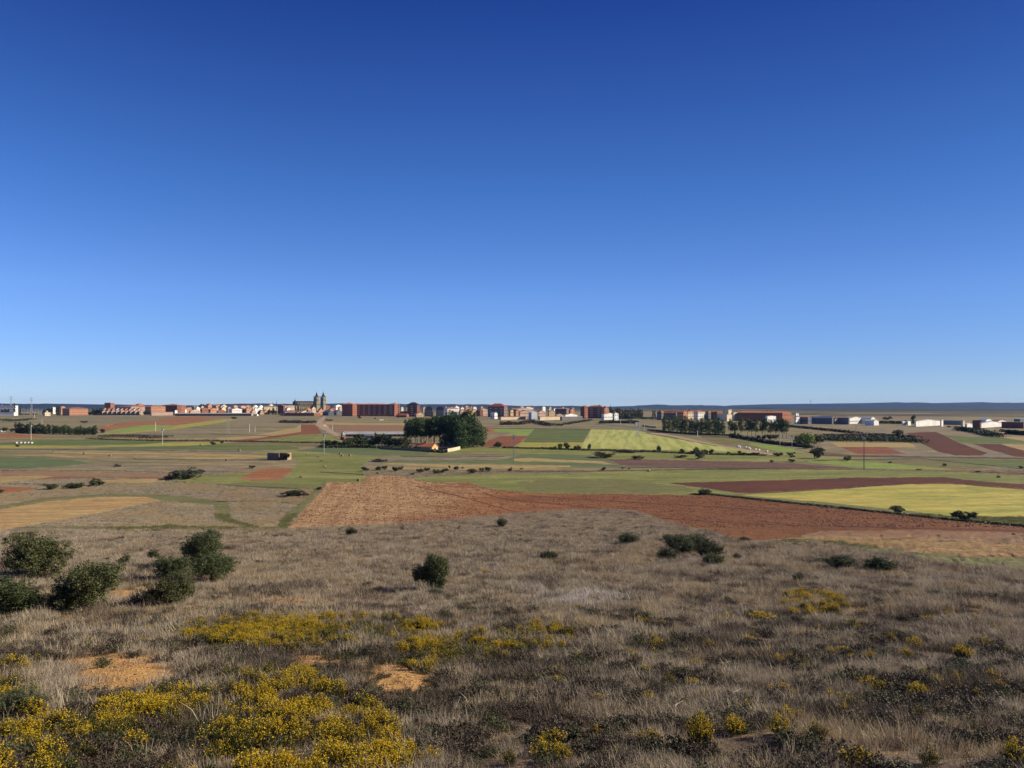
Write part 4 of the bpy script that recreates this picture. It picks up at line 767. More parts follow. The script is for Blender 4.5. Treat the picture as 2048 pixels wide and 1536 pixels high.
# ------------------------------------------------------------------ farm, orange-roofed house, hut
FD = float(at(700, 876).y)
b('farm_shed', 'very long farm shed with pale grey roof behind garden trees', 'farm shed', 685, 812, 815, 868, FD+25, 'brown', 'grey', 'gable', 863.3, 1, 6, chim=0, sidewin=False)
b('farm_shed', 'square pale head building at the left end of the long farm shed', 'farm shed', 683, 685.5, 689, 865.5, FD+8, 'concrete', 'grey', 'gable', 862.5, 1, 40, chim=0)
b('farm_shed', 'lower pale lean-to in front of the long farm shed', 'farm shed', 729, 747, 749, 871.5, FD-8, 'concrete', 'white', 'flat', 870.8, 1, 15, chim=0, win=False)
b('brick_store', 'small dark red brick store by the farm track', 'store', 681, 688, 692, 876, FD-25, 'dbrick', 'maroon', 'flat', 875, 1, 30, chim=0, win=False)
HD = float(at(860, 901).y)
b('house', 'white farm cottage with bright orange roof and yellow sunlit gable', 'house', 835, 864, 876, 893.5, HD, 'yellow', 'orange', 'gable', 886.2, 1, 30)
b('annex', 'tiny annex with orange roof left of the farm cottage', 'annex', 822, 831, 836, 896, HD+4, 'yellow', 'orange', 'gable', 892, 1, 25, chim=0)
b('annex', 'low cream store with bare yard wall left of the annex', 'annex', 810, 822, 825, 898, HD+8, 'yellow', 'pink', 'flat', 897.3, 1, 15, chim=0, win=False)
def wallrun(name, label, pts_, h, t, mat, cap=None):
    P = [at(*p) for p in pts_]; o = thing(name, label, 'wall', P[0]); m = MB()
    for a, c in zip(P, P[1:]):
        n = max(1, int((c-a).length/4))
        for i in range(n):
            p = a.lerp(c, i/n)-P[0]; q = a.lerp(c, (i+1)/n)-P[0]; d = (q-p); d.z = 0; d.normalize(); s = Vector((-d.y, d.x, 0))*t/2
            pb = [p-s, q-s, q+s, p+s]; m.poly([tuple(v+Vector((0, 0, -.5))) for v in pb]+[tuple(v+Vector((0, 0, h))) for v in pb], [(0, 1, 5, 4), (1, 2, 6, 5), (2, 3, 7, 6), (3, 0, 4, 7), (4, 5, 6, 7)])
            if cap and i: m2 = MB(); m2.tube([tuple(p), tuple(p+Vector((0, 0, h+.25)))], [.22, .22], 4); m2.build('pillar', cap, o)
    m.build('wall', mat, o); return o
wallrun('fence_wall', 'white panelled garden wall right of the farm cottage', [(895, 904), (907, 902), (920, 899)], 1.9, .25, WM['cream'], WM['concrete'])
wallrun('garden_wall', 'dark garden wall in front of the farm cottage', [(760, 898), (830, 902), (862, 904), (895, 905)], 1.3, .3, WM['brown'])
wallrun('field_wall', 'long grey wall along the town edge under the pinewood', [(1205, 836), (1240, 838), (1265, 839)], 1.5, .3, WM['grey'])
wallrun('field_wall', 'long grey concrete yard wall right of the white warehouse', [(1886, 849), (1905, 849.5), (1924, 850)], 5, .3, WM['concrete'])
wallrun('field_wall', 'pale wall along the roadside near the white signs', [(1285, 852), (1300, 855), (1312, 856)], 1.6, .3, WM['tan'])
# roofless hut
hp = at(573, 920); th = R(28); hut = thing('ruined_hut', 'roofless rubble hut with a sunlit end wall and bramble inside, in the meadow', 'hut', hp, -th-math.atan((573-CX)/F)*-1*0)
wpx = hp.y/F
m = MB(); Lh = 28*wpx/math.cos(th); Wh = 9*wpx/math.sin(th)*.7; hh = 13.5*wpx
m.box(-Lh, 0, 0, .5, -.3, hh); m.build('front_wall', WM['brown'], hut); m = MB(); m.box(-.5, 0, .503, Wh, -.3, hh*1.02); m.build('end_wall', WM['tan'], hut)  # tan end wall among brown ones: sunlight put into its colour
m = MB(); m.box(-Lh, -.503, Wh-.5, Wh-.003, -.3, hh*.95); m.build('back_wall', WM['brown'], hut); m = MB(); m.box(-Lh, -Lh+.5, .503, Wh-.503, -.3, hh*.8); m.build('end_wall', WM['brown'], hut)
link('bramble', B_dark[0], hut).scale = (5, 3, hh*1.1); hut.children[-1].location = (-Lh*.45, -1.6, 0)
m = MB(); 
# ------------------------------------------------------------------ utility poles
def cpole(px, py, hp, label, top=True, red=False, group='concrete power poles'):
    p = at(px, py); h = hp*p.y/F; o = thing('utility_pole', label, 'power pole', p, 0, (1, 1, 1), group)
    m = MB(); r = max(.16, .9*p.y/F*.5); m.cone(0, 0, -.5, h*.9, r*1.25, r*.8, 4); m.build('pole_shaft', RM['pink'] if red else CONC, o)
    if top:
        m = MB(); m.box(-1.6, 1.6, -.1, .1, h*.97, h*.97+.18); m.box(-.12, .12, -.12, .12, h*.9, h*1.0); m.build('crossarm', METAL if not red else RM['maroon'], o)
        for x in (-1.4, 0, 1.4):
            m = MB(); m.cone(x, 0, h*.985, h*1.03, .12, .07, 6); m.build('insulator', METAL, o)
        m = MB(); m.box(-.55, .55, -.5, .5, h*.84, h*.91); m.build('switch_box', METAL, o)
cpole(62, 880, 32, 'pale concrete power pole above the white boxes at far left')
cpole(325, 891, 36, 'pale concrete power pole by the yellow crop strip')
cpole(648, 908, 42, 'pale concrete power pole beside the farm track')
cpole(1027, 924, 55, 'tall concrete power pole left of the striped wheat')
cpole(1728, 938, 70, 'tall thin power pole with red crossarm over the bright green strip', red=True)
cpole(1584, 896, 26, 'concrete power pole left of the bright willow clump')
def thinpole(px, py, hp, label):
    p = at(px, py); h = hp*p.y/F; m = MB(); m.tube([(0, 0, -.4), (0, 0, h)], [.28, .2], 6); m.box(-.9, .9, -.08, .08, h-.6, h-.45)
    o = m.build('wooden_pole', CONC); o.location = p; tag(o, label, 'pole', 'thin pale field poles')
for i, q in enumerate([(311, 862, 18, 'thin pole on the green strip of the left slope'), (499, 865, 17, 'thin pale pole on the dry slope right of the lattice pylon'), (510, 864, 11, 'faint short pole right of the pale pole on the slope'), (665, 863, 17, 'thin pole at the corner of the brown field by the track'), (1289, 861, 15, 'thin pale pole at the head of the striped wheat'),
                       (1395, 873, 12, 'thin pole in front of the dense poplar row'), (1560, 890, 14, 'thin pole on the olive meadow'), (1241, 850, 12, 'thin pole by the hedge below the pinewood'), (69, 838, 12, 'thin pole on the slope below the substation')]): thinpole(*q)
def pylon(px, py, hp, label, w=2.6, D=None, arms=1):
    p = at(px, py) if D is None else atD(px, D); h = hp*p.y/F; o = thing('lattice_pylon', label, 'pylon', p, R(20)); m = MB(); r = .11*max(1, p.y/900)
    n = 7
    for sx in (-1, 1):
        for sy in (-1, 1): m.tube([(sx*w/2, sy*w/2, -.3), (sx*w*.12, sy*w*.12, h)], [r, r*.8], 4)
    for i in range(n):
        z0, z1 = h*i/n, h*(i+1)/n; a = w/2*(1-i/n*.76); c = w/2*(1-(i+1)/n*.76)
        for (x0, y0, x1, y1) in ((-a, -a, c, -c), (a, -a, c, c), (a, a, -c, c), (-a, a, -c, -c)): m.tube([(x0, y0, z0), (x1, y1, z1)], [r*.6, r*.6], 3)
    m.build('lattice', METAL, o); 
    for k in range(arms):
        m = MB(); z = h*(.95-.14*k); m.tube([(-h*.14, 0, z), (h*.14, 0, z)], [r, r], 4); m.tube([(-h*.14, 0, z), (0, 0, z+h*.05)], [r*.6]*2, 3); m.tube([(h*.14, 0, z), (0, 0, z+h*.05)], [r*.6]*2, 3); m.build('crossarm', METAL, o)
pylon(1276, 874, 29, 'grey lattice pylon standing in the striped wheat field', 3)
pylon(457, 870, 32, 'faint lattice pylon on the dry slope above the gold field', 3)
pylon(84, 858, 20, 'faint lattice pylon above the dark plantation', 2.5)
pylon(1713, 864, 13, 'small lattice pylon behind the red-roofed shelter', 2)
pylon(22, 0, 31, 'wide-armed transmission pylon left on the skyline', 5, 2300, 2)
pylon(63, 0, 29, 'tall narrow transmission mast right of the wide-armed pylon', 4, 2200, 2)
for i, px in enumerate([40, 45, 52, 58, 68, 73, 80, 122, 127]):
    p = atD(px, 1650); h = random.uniform(9, 15); o = thing('substation_gantry', f'thin grey substation gantry, {nth(i)} from the left', 'gantry', p, R(random.uniform(-20, 20)), (1, 1, 1), 'substation gantries')
    m = MB(); m.tube([(-3, 0, 0), (-3, 0, h)], [.22, .18], 4); m.build('leg', METAL, o); m = MB(); m.tube([(3, 0, 0), (3, 0, h)], [.22, .18], 4); m.build('leg', METAL, o); m = MB(); m.box(-4, 4, -.2, .2, h*.9, h*.95); m.build('beam', METAL, o)
    m = MB(); m.box(-2.6, 2.2, -1, 1, 0, 2.6); m.box(-1.5, -1, -.3, .3, 2.6, 4); m.box(.8, 1.2, -.3, .3, 2.6, 4); m.build('transformer', WM['concrete'], o)
for i, (px, top, D) in enumerate([(270, 805, 1850), (1257-190, 812, 1700), (849, 806, 1480), (1374, 812, 1500)]):
    p = atD(px, D); z = (HY-top)/F*D-p.z; m = MB(); m.tube([(0, 0, 0), (0, 0, z)], [.35, .2], 5); m.box(-1.2, 1.2, -.1, .1, z-1.5, z-1.2)
    o = m.build('mast', METAL); o.location = p; tag(o, ['thin mast above the pink terraces', 'thin mast above the metal barn', 'crane-like mast left of the grey concrete blocks', 'thin mast above the right-hand town'][i], 'mast')
p = Vector(((1621.5-CX)/F*7700, 7700, 0)); zt2 = (HY-800.5)/F*7700; zb2 = (HY-809)/F*7700; m = MB(); m.tube([(0, 0, zb2), (0, 0, zt2)], [2.6, 1.6], 5); m.box(-5, 5, -2, 2, zt2-10, zt2-7)
o = m.build('hilltop_mast', METAL); o.location = p; tag(o, 'tiny radio mast on the mountain summit at right', 'mast')

# ------------------------------------------------------------------ trees of the plain
G = 'poplars of the dense grove'
n = 0
for i in range(15):
    px = 815+i*9.2; pplant('poplar_tree', f'tall dark poplar, {nth(i)} from the left in the front row of the dense grove', 'tree', px+random.uniform(-2, 2), 893-random.uniform(0, 2), 54+i*.9+random.uniform(-7, 5)+(4 if i > 9 else 0), 50+random.uniform(-6, 8), POP[i % 4] if i > 7 else POPT[i % 3], T_pop, G)
for i in range(14):
    px = 820+i*9.8; pplant('poplar_tree', f'tall dark poplar, {nth(i)} from the left in the second row of the dense grove', 'tree', px+random.uniform(-2, 2), 887, 49+i*.9+random.uniform(-3, 4), 48+random.uniform(-5, 8), POP[(i+1) % 4] if i > 7 else POPT[i % 3], T_pop, G)
for i, (px, py, h) in enumerate([(925, 897, 66), (936, 896, 68), (947, 895, 66), (956, 893, 60), (918, 898, 60), (941, 890, 68), (930, 888, 68), (960, 889, 50)]):
    pplant('poplar_tree', f'leafy sunlit poplar, {nth(i)} at the right end of the dense grove', 'tree', px, py, h*.90+random.uniform(-3, 3), 60, POP[i % 4], T_pop, G)
G = 'poplars of the dense roadside row'
for i in range(15):
    px = 1330+i*8.2; pplant('poplar_tree', f'dark poplar, {nth(i)} from the left in the dense row by the road', 'tree', px+random.uniform(-1.5, 1.5), 863+i*.55, 32+random.uniform(-5, 4)+(3 if i > 11 else 0), 28+random.uniform(-5, 6), POP[i % 4], T_pop, G)
G = 'bare-stemmed poplars in the open row'
for i, (px, hp) in enumerate([(1462, 37), (1470, 30), (1482, 38), (1495, 38), (1503, 36), (1511, 37), (1524, 38), (1530, 40), (1541, 36), (1551, 38), (1558, 40), (1565, 40), (1573, 38)]):
    pplant('poplar_tree', f'bare-stemmed poplar, {nth(i)} from the left in the open row', 'tree', px, 873+(px-1462)*.03, hp, 31, POPT[i % 3], T_pop, G)
G = 'young trees along the road'
for i, (px, py, hp, wp) in enumerate([(1469, 872, 10, 6), (1476, 872, 8, 6), (1517, 879, 10, 9), (1528, 879, 11, 10), (1540, 879, 14, 14), (1551, 879, 12, 12)]):
    pplant('roadside_tree', f'small dark round tree, {nth(i)} from the left below the open poplar row', 'tree', px, py, hp, wp, B_dark[i % 3], T_bush, G, base=.9)
# plantation at left
G = 'slender trees of the left plantation'
for i in range(34):
    px = 34+i*4.75; hp = (20-i*.18) if i < 12 else 17+math.sin(i)*1.5
    pplant('plantation_tree', f'slender dark tree, {nth(i)} from the left in the plantation strip', 'tree', px+random.uniform(-1, 1), 865+i*.14+random.uniform(0, 1.5), hp+random.uniform(-2, 2), 30 if i < 14 else 20, CYP[i % 2] if i < 16 else POP[i % 4], T_pop, G)
for px, py, hp, wp, lab in [(8, 864, 11, 14, 'round dark tree at the far left beside the white shed'), (24, 864, 9, 9, 'small dark tree just left of the plantation strip'), (205, 866, 10, 10, 'small tree separated at the right end of the plantation strip'), (35, 894, 6, 8, 'small shrub under the white boxes at left')]:
    pplant('tree', lab, 'tree', px, py, hp, wp, B_dark[0], T_bush, base=.9)
# garden trees by the farm
G = 'garden trees before the farm shed'
for i, (px, py, hp, wp) in enumerate([(650, 892, 14, 20), (661, 893, 16, 22), (672, 893, 14, 20), (695, 894, 20, 22), (706, 893, 22, 24), (716, 892, 28, 20), (726, 894, 22, 22), (738, 893, 20, 18), (752, 892, 30, 22), (764, 892, 28, 22), (776, 894, 26, 28), (790, 894, 26, 30), (804, 895, 24, 26), (813, 894, 24, 18), (745, 893, 14, 18), (684, 893, 10, 14)]):
    pplant('garden_tree', f'bushy garden tree, {nth(i)} from the left before the long farm shed', 'tree', px, py, hp, wp, (B_dark+B_ol)[i % 5], T_bush, G, base=.85)
for i, (px, py, hp, wp) in enumerate([(965, 894, 13, 13), (997, 895, 15, 15), (990, 894, 6, 8), (1008, 896, 4, 9), (1034, 896, 4, 8)]):
    pplant('tree', ['dark round tree right of the grove', 'dark round tree standing before the red field', 'low shrub left of the round tree by the red field', 'low shrub on the verge right of the round tree', 'low shrub beside the tall concrete pole'][i], 'tree', px, py, hp, wp, B_dark[i % 3], T_bush, base=.9)
G = 'bushes along the ditch below the wheat'
DL = [(1083, 897, 4, 7), (1091, 898, 5, 9), (1101, 898, 5, 8), (1110, 898, 7, 9), (1120, 899, 14, 10), (1134, 899, 16, 13), (1155, 900, 12, 15), (1179, 901, 16, 8), (1230, 901, 3, 10), (1282, 903, 4, 6), (1309, 904, 5, 8), (1318, 904, 17, 10), (1362, 907, 5, 8), (1393, 907, 15, 14), (1386, 908, 8, 12), (1365, 906, 10, 10), (1411, 908, 12, 12), (1423, 908, 11, 11), (1457, 908, 6, 7), (1479, 909, 9, 8), (1490, 910, 6, 14), (1502, 910, 6, 14), (1513, 910, 6, 12)]
for i, (px, py, hp, wp) in enumerate(DL):
    pplant('ditch_bush', f'{"tall" if hp > 11 else "low"} bush, {nth(i)} from the left along the ditch under the striped wheat', 'bush', px, py, hp, wp, (B_dark+B_ol)[i % 5], T_bush, G, base=.85)
G = 'round bushes on the grey band'
for i, (px, py, hp, wp) in enumerate([(730, 942, 10, 15), (757, 941, 9, 13), (769, 940, 10, 14), (791, 943, 13, 14), (802, 940, 9, 12), (755, 948, 4, 5), (825, 951, 6, 8), (840, 946, 10, 16), (854, 942, 9, 12), (872, 948, 11, 17), (885, 946, 9, 12), (893, 943, 7, 9), (899, 937, 7, 6), (912, 940, 10, 12), (925, 937, 4, 6), (945, 947, 11, 18), (963, 943, 9, 10), (976, 944, 12, 14), (1020, 943, 8, 10), (1043, 939, 4, 6), (1207, 941, 8, 10), (1245, 938, 4, 5), (1258, 939, 4, 5)]):
    pplant('round_bush', f'dark round bush, {nth(i)} from the left on the grey-grass band', 'bush', px, py, hp, wp, (B_dark+B_ol)[(i*2) % 5], T_bush, G, base=.85)
SL = [('large grey-green willow bush in the dry field at left', 374, 957, 24, 62, B_grey[0]), ('dark low foot of shrubs left of the large grey-green willow bush', 343, 959, 12, 30, B_brown[0]), ('small dark bush touching the right of the willow bush', 401, 949, 12, 14, B_dark[0]), ('rounded dark bush with sunlit top, left of the willow bush', 193, 972, 18, 28, B_ol[0]),
      ('wide low dark shrub left of the rounded bush', 103, 979, 13, 34, B_ol[1]), ('second wide low shrub in the same clump', 148, 977, 14, 40, B_dark[1]), ('dark shrub cut by the left frame edge', -2, 987, 9, 22, B_dark[2]), ('low dark shrub near the stubble field corner', 583, 993, 15, 42, B_dark[0]), ('tail of the low dark shrub by the stubble corner', 604, 992, 8, 30, B_brown[0]), ('little grey shrub at the left stubble field edge', 638, 979, 7, 12, B_dark[1]),
      ('small brown shrub on the straw strip at left', 235, 934, 7, 13, B_brown[0]), ('small dark shrub on the mauve grass below the gold strip', 504, 937, 7, 12, B_dark[2]), ('flat brown bramble right of the bale meadow', 760, 923, 6, 32, B_brown[0]), ('brown bramble heap below the striped wheat', 1208, 915, 13, 46, B_brown[0]), ('second brown bramble heap further right', 1276, 918, 8, 28, B_brown[0]), ('long brown scrub bank right of the bramble heaps', 1258, 904, 5, 60, B_brown[0]),
      ('dark scrub below the ditch trees', 1362, 915, 6, 28, B_brown[0]), ('twiggy grey tree leaning over the ditch', 1400, 918, 20, 22, B_grey[1]), ('dark shrub on the point between two red fields', 1410, 989, 15, 26, B_grey[0]), ('dark shrub on the edge of the yellow wheat', 1796, 1026, 17, 26, B_dark[0]), ('larger dark shrub on the edge of the yellow wheat', 1928, 1039, 23, 46, B_dark[1]),
      ('big dark round tree below the willow clump', 1635, 917, 24, 24, B_dark[0]), ('dark tree behind the big round tree', 1641, 906, 16, 18, B_dark[1]), ('dark bush left of the bright green strip', 1695, 922, 12, 17, B_ol[0]), ('small shrub on the verge above the mauve field', 1543, 925, 6, 9, B_dark[2]), ('pair-like shrub right of the verge shrub', 1584, 925, 8, 14, B_ol[1]), ('dark bush before the olive meadow', 1556, 912, 9, 20, B_dark[1]),
      ('small bush beside the dark bush before the olive meadow', 1580, 911, 7, 12, B_dark[2]), ('little brown bush left of the big round tree', 1585, 915, 6, 10, B_brown[0]), ('single tree above the dark hedge band', 1797, 874, 17, 20, B_dark[0]), ('pale green shrub on the green bank at right', 1889, 932, 7, 8, B_grey[0]), ('dark shrub at the right frame edge', 2042, 937, 6, 9, B_dark[0]), ('small dark tuft on the bright strip', 1780, 926, 4, 8, B_dark[1]),
      ('dark tuft left on the red-field verge', 1838, 941, 4, 10, B_dark[2]), ('dark tuft right on the red-field verge', 1955, 945, 4, 10, B_dark[0]), ('small bush by the left yellow strip', 426, 890, 8, 12, B_dark[0]), ('second small bush by the left yellow strip', 444, 887, 7, 7, B_dark[1]), ('dark bush on the slope right of the long dark shed', 468, 838, 5, 12, B_dark[0]), ('dark bush on the dry slope below the terraces', 168, 846, 5, 12, B_dark[2]),
      ('dark bush below the big brick block', 719, 837, 6, 8, B_dark[0]), ('small dark bush right of the previous one below the brick block', 750, 838, 3, 5, B_dark[1]), ('dark scrub by the dirt road bend', 658, 842, 4, 14, B_dark[2]), ('round green tree beside the workshop at right', 1775, 840, 8, 20, B_ol[0]), ('dark tree left of the bright white warehouse', 1826, 842, 14, 9, B_dark[0]), ('dark bush on the slope below the white warehouse', 1898, 855, 4, 8, B_dark[0]),
      ('small dark bush in the bale meadow hut area', 1022, 937, 3, 5, B_dark[0])]
for lab, px, py, hp, wp, me in SL: pplant('bush', lab, 'bush', px, py, hp, wp, me, T_bush, base=.85)
for i, (px, py, hp, wp, me) in enumerate([(1607, 890, 30, 26, B_will[0]), (1598, 892, 24, 22, B_ol[0]), (1618, 891, 26, 24, B_will[1]), (1630, 890, 24, 24, B_ol[1]), (1641, 886, 18, 16, B_ol[0]), (1612, 897, 10, 18, B_dark[0])]):
    pplant('willow', f'{["bright green willow", "olive tree", "green willow", "olive-green tree", "small olive tree", "dark foot shrub"][i]} in the clump beside the sparse poplars, {nth(i)}', 'tree', px, py, hp, wp, me, T_bush, 'willow clump', base=.85)
# dark hedge bands and mounds: countless stems, one mass each
def hedge(name, label, pts_, hp, n, mat, wid=3.0, size=.5, seed=1):
    r = np.random.default_rng(seed); xs = np.array([p[0] for p in pts_], float); ys = np.array([p[1] for p in pts_], float); s = np.concatenate([[0], np.cumsum(np.hypot(np.diff(xs), np.diff(ys)*4))])
    t = r.random(n)*s[-1]; px = np.interp(t, s, xs); py = np.interp(t, s, ys); X, Y = at2(px, py); hmod = .55+.9*fbm(X/7, Y/30, seed, 3)
    h = hp*Y/F*hmod; X = X+r.normal(size=n)*.6; Y = Y+r.normal(size=n)*wid; Z = ground(X, Y)+h*r.random(n)**.7
    C = np.stack([X, Y, Z], 1); d = r.normal(size=(n, 3)); d /= np.linalg.norm(d, axis=1)[:, None]; e = np.cross(d, r.normal(size=(n, 3))); e /= np.linalg.norm(e, axis=1)[:, None]; f = np.cross(d, e)*.6
    q = size*(.5+r.random(n))[:, None]; V = np.stack([C-e*q, C-f*q, C+e*q, C+f*q], 1).reshape(-1, 3)
    o = link(name, mesh_np(name, V, np.arange(n*4).reshape(-1, 4), mat), kind='stuff'); tag(o, label, 'hedge'); return o
hedge('hedge', 'dark hedge band in front of the garden trees and cottage', [(640, 895), (720, 895), (800, 897), (860, 903), (892, 905)], 5, 5000, L_dark, 2, .5, 2)
hedge('hedge', 'dark hedge along the ditch under the striped wheat', [(1010, 896), (1162, 900), (1300, 904), (1420, 909), (1530, 911)], 2.2, 4500, L_dark, 1.5, .4, 3)
hedge('hedge', 'low hedge running beside the road under the open poplar row', [(1462, 874), (1500, 880), (1540, 887), (1590, 892), (1620, 895)], 6, 5000, L_dark, 4, .6, 4)
hedge('hedge', 'wide dark hedge band at right below the lone tree', [(1650, 880), (1720, 880), (1800, 882), (1833, 884)], 6.5, 9000, L_dark, 9, .45, 5)
hedge('hedge', 'brown-green scrub above the wide dark hedge band', [(1652, 874), (1700, 873), (1780, 873), (1825, 876)], 5, 5000, L_brown, 8, .5, 6)
hedge('hedge', 'dark hedge behind the small white sheds at right', [(1700, 846), (1757, 847), (1830, 848)], 6, 3000, L_dark, 5, .8, 7)
hedge('hedge', 'black-green hedge by the roofless brick hut', [(1916, 861), (1950, 864), (1990, 874)], 8, 4000, L_dark, 6, .7, 8)
hedge('hedge', 'dark hedge right of the roofless brick hut', [(2012, 868), (2030, 869), (2060, 871)], 8, 2500, L_dark, 6, .7, 9)
hedge('hedge', 'scattered scrub on the dry slope below the right-hand warehouses', [(1560, 852), (1620, 858), (1680, 864), (1700, 866)], 4, 1600, L_brown, 22, .9, 10)
hedge('hedge', 'dark roadside hedge under the dense poplar row', [(1296, 861), (1345, 866), (1400, 868.5), (1465, 872)], 2.5, 3500, L_dark, 2, .5, 11)
hedge('hedge', 'dark scrub around the road cutting below the pinewood', [(1200, 847), (1235, 846), (1275, 847)], 5, 2600, L_dark, 5, .8, 12)
hedge('hedge', 'dark scrub bank above the green fields', [(1085, 850), (1120, 851), (1150, 846), (1185, 841)], 3, 2000, L_dark, 8, .8, 13)
hedge('hedge', 'dark scrub mound left of the farm road bend', [(560, 845), (600, 846), (630, 846)], 4, 2600, L_brown, 5, .7, 14)
hedge('hedge', 'mounded dark scrub right of the poplar grove', [(1000, 850), (1045, 849), (1065, 846), (1100, 852)], 6, 2600, L_brown, 5, .8, 15)
hedge('hedge', 'thin dark bank under the left green fields', [(175, 878), (260, 881), (330, 882), (430, 882), (560, 885), (640, 886)], 2, 2600, L_brown, 1.5, .45, 16)
hedge('hedge', 'grey scrub patch on the slope right of the plantation', [(205, 873), (260, 873), (330, 876)], 3, 1800, L_brown, 9, .5, 17)
hedge('hedge', 'dark weeds on the verge between plough and wheat', [(1385, 989), (1427, 990), (1500, 998), (1607, 1009), (1781, 1027), (1901, 1040), (2048, 1053), (2150, 1065)], 2.2, 8000, L_dark, .7, .22, 18)
hedge('hedge', 'dark scrub around the far left boxes slope', [(0, 840), (30, 843), (60, 839)], 3, 900, L_dark, 12, .8, 19)
hedge('hedge', 'green garden scrub along the brick block foot', [(715, 829), (760, 829.5), (800, 830)], 4, 1500, L_dark, 5, .9, 20)
hedge('hedge', 'hedge and gardens under the pinewood', [(1240, 836), (1290, 838), (1330, 838)], 4, 1800, L_dark, 8, .9, 21)
# pinewood behind the town, cypress and dark trees in town
G = 'dark pines of the wood'
for i in range(30):
    px = 1219+i*2.25+random.uniform(-1, 1); D = random.uniform(1240, 1340); top = 815.5 if i < 10 else 817; h = (HY-top+random.uniform(-1.5, 1.5)-2)/F*D-float(ground((px-CX)/F*D, D)); h = (834-top+random.uniform(-1.5, 2))/F*D
    plant('pine_tree', f'dark pine, {nth(i)} from the left in the wood right of the brick complex', 'tree', atD(px, D), h, 11, (CYP+B_dark)[i % 5] if i % 5 < 2 else CYP[i % 2], T_pop, G)
tt = [(29, 807.5, 4), (7, 815, 9), (14, 816, 8), (40, 815, 4), (96, 813, 7), (101, 814, 8), (114, 812, 5), (118, 811, 4), (132, 816, 3), (88, 817, 6), (180, 821, 9), (190, 815, 10), (200, 814, 8), (290, 820, 6), (298, 821, 6), (240, 822, 4), (320, 822, 6), (518, 821, 6), (545, 815, 8), (538, 815, 6), (550, 820, 9), (592, 807, 4), (595, 810, 5),
      (546, 805, 1.5), (553, 802, 1.5), (590, 797, 1.2), (613, 817, 6), (660, 822, 5), (797, 806, 1.5), (1221, 810, 2.5), (1278, 817, 4), (1310, 821, 5), (1306, 821, 4), (1378, 819, 4), (1407, 826, 4), (1100, 828, 5), (922, 828, 6), (905, 830, 5), (1060, 831, 6), (405, 806, 12), (399, 808, 10)]
def tk(w): return 'thin cypress-like' if w < 3 else 'slender dark' if w < 6 else 'broad leafy'
for i, (px, top, wp) in enumerate(tt):
    D = 1600 if px < 700 else 1250; hh = (HY-top)/F*D-float(ground((px-CX)/F*D, D))
    if wp > 9.5 and top < 809: D = 2300; hh = (HY-top)/F*D-float(ground((px-CX)/F*D, D))
    plant('town_tree', f'{tk(wp)} tree, {nth(sum(1 for q in tt if tk(q[2]) == tk(wp) and q[0] < px))} of its kind from the left among the town buildings', 'tree', atD(px, D), hh, wp*D/F/.36 if wp < 6 else wp*D/F/.8, CYP[i % 2] if wp < 6 else B_dark[i % 3], T_pop if wp < 6 else T_bush, 'trees among the town buildings')

# ------------------------------------------------------------------ bales, boxes, shelter
BALE = M_field('bale_straw', [(.26, .20, .13), (.20, .16, .10), (.30, .24, .16)], (1, 1), (6, 6), 0, .4, .03)
def balemesh():
    m = MB(); n = 14; r = .62
    for x in (-.6, .6):
        for i in range(n): t = 6.2832*i/n; m.v.append((x, math.cos(t)*r, .6+math.sin(t)*r))
    m.f = [[i, (i+1) % n, n+(i+1) % n, n+i] for i in range(n)]+[list(range(n))[::-1], list(range(n, 2*n))]; return m.mesh('hay_bale', BALE)
bm_ = balemesh()
for i, (px, py) in enumerate(sorted([(107, 904), (169, 908), (220, 912.5), (270, 917), (453, 921), (479, 901.5), (401, 891), (614, 910), (636, 914), (643, 922), (680, 909), (684, 912.5), (700, 912), (601, 955), (717, 962), (650, 935), (1997, 955), (1298, 943), (567, 879), (1590, 907)])):
    o = link('hay_bale', bm_); p = at(px, py); o.location = p-Vector((0, 0, .08)); s = .82 if py < 935 else .8; o.scale = (s*1.1, s, s); o.rotation_euler = (0, 0, R(random.uniform(-50, 50)))
    tag(o, f'round straw bale lying in the meadows, {nth(i)} from the left', 'bale', 'round bales scattered in the fields')
WB = M_plain('white_box_paint', (.8, .8, .78), .6, .04)
def whitebox(px, py, wp, hp, label, grp):
    p = at(px, py); w = wp*p.y/F; h = hp*p.y/F; o = thing('white_box', label, 'box', p, R(-50), (1, 1, 1), grp); m = MB(); m.box(-w/2, w/2, -.5, .5, .15, h*.85); m.build('body', WB, o); m = MB(); m.box(-w/2-.08, w/2+.08, -.58, .58, h*.85+.003, h); m.build('lid', WB, o)
    m = MB(); m.box(-w/2+.05, w/2-.05, -.4, .4, -.2, .147); m.build('base', WM['brown'], o)
for i, (x, w) in enumerate([(33.5, 7), (42.5, 3.6), (50, 6), (57.5, 3.4), (64, 6)]): whitebox(x, 887.3, w, 3.4, f'white box, {nth(i)} from the left in the line under the far left power pole', 'white boxes at left')
for i, (x, y, w) in enumerate([(1476.5, 893.5, 3), (1480, 895, 2), (1491.5, 896, 3), (1496, 897, 5), (1500, 898.5, 2.5), (1511, 900, 2.6), (1518, 901, 2.6), (1534, 904, 3.4)]): whitebox(x, y, w, 3.0, f'small white box, {nth(i)} from the left beside the dirt road', 'white boxes by the dirt road')
b('shelter', 'open shelter with flat red roof before the dark hedge at right', 'shelter', 1720, 1722, 1737, 872.5, 640, 'brown', 'maroon', 'flat', 871, 1, 60, win=False, chim=0)
b('shed', 'grey low sheds inside the dark hedge band', 'shed', 1690, 1692, 1706, 872, 645, 'grey', 'grey', 'gable', 870.5, 1, 62, win=False, chim=0)
b('shed', 'small pale shed below the brick block on the brown field', 'shed', 757, 759, 767, 840, 1120, 'cream', 'white', 'flat', 839.4, 1, 60, win=False, chim=0)
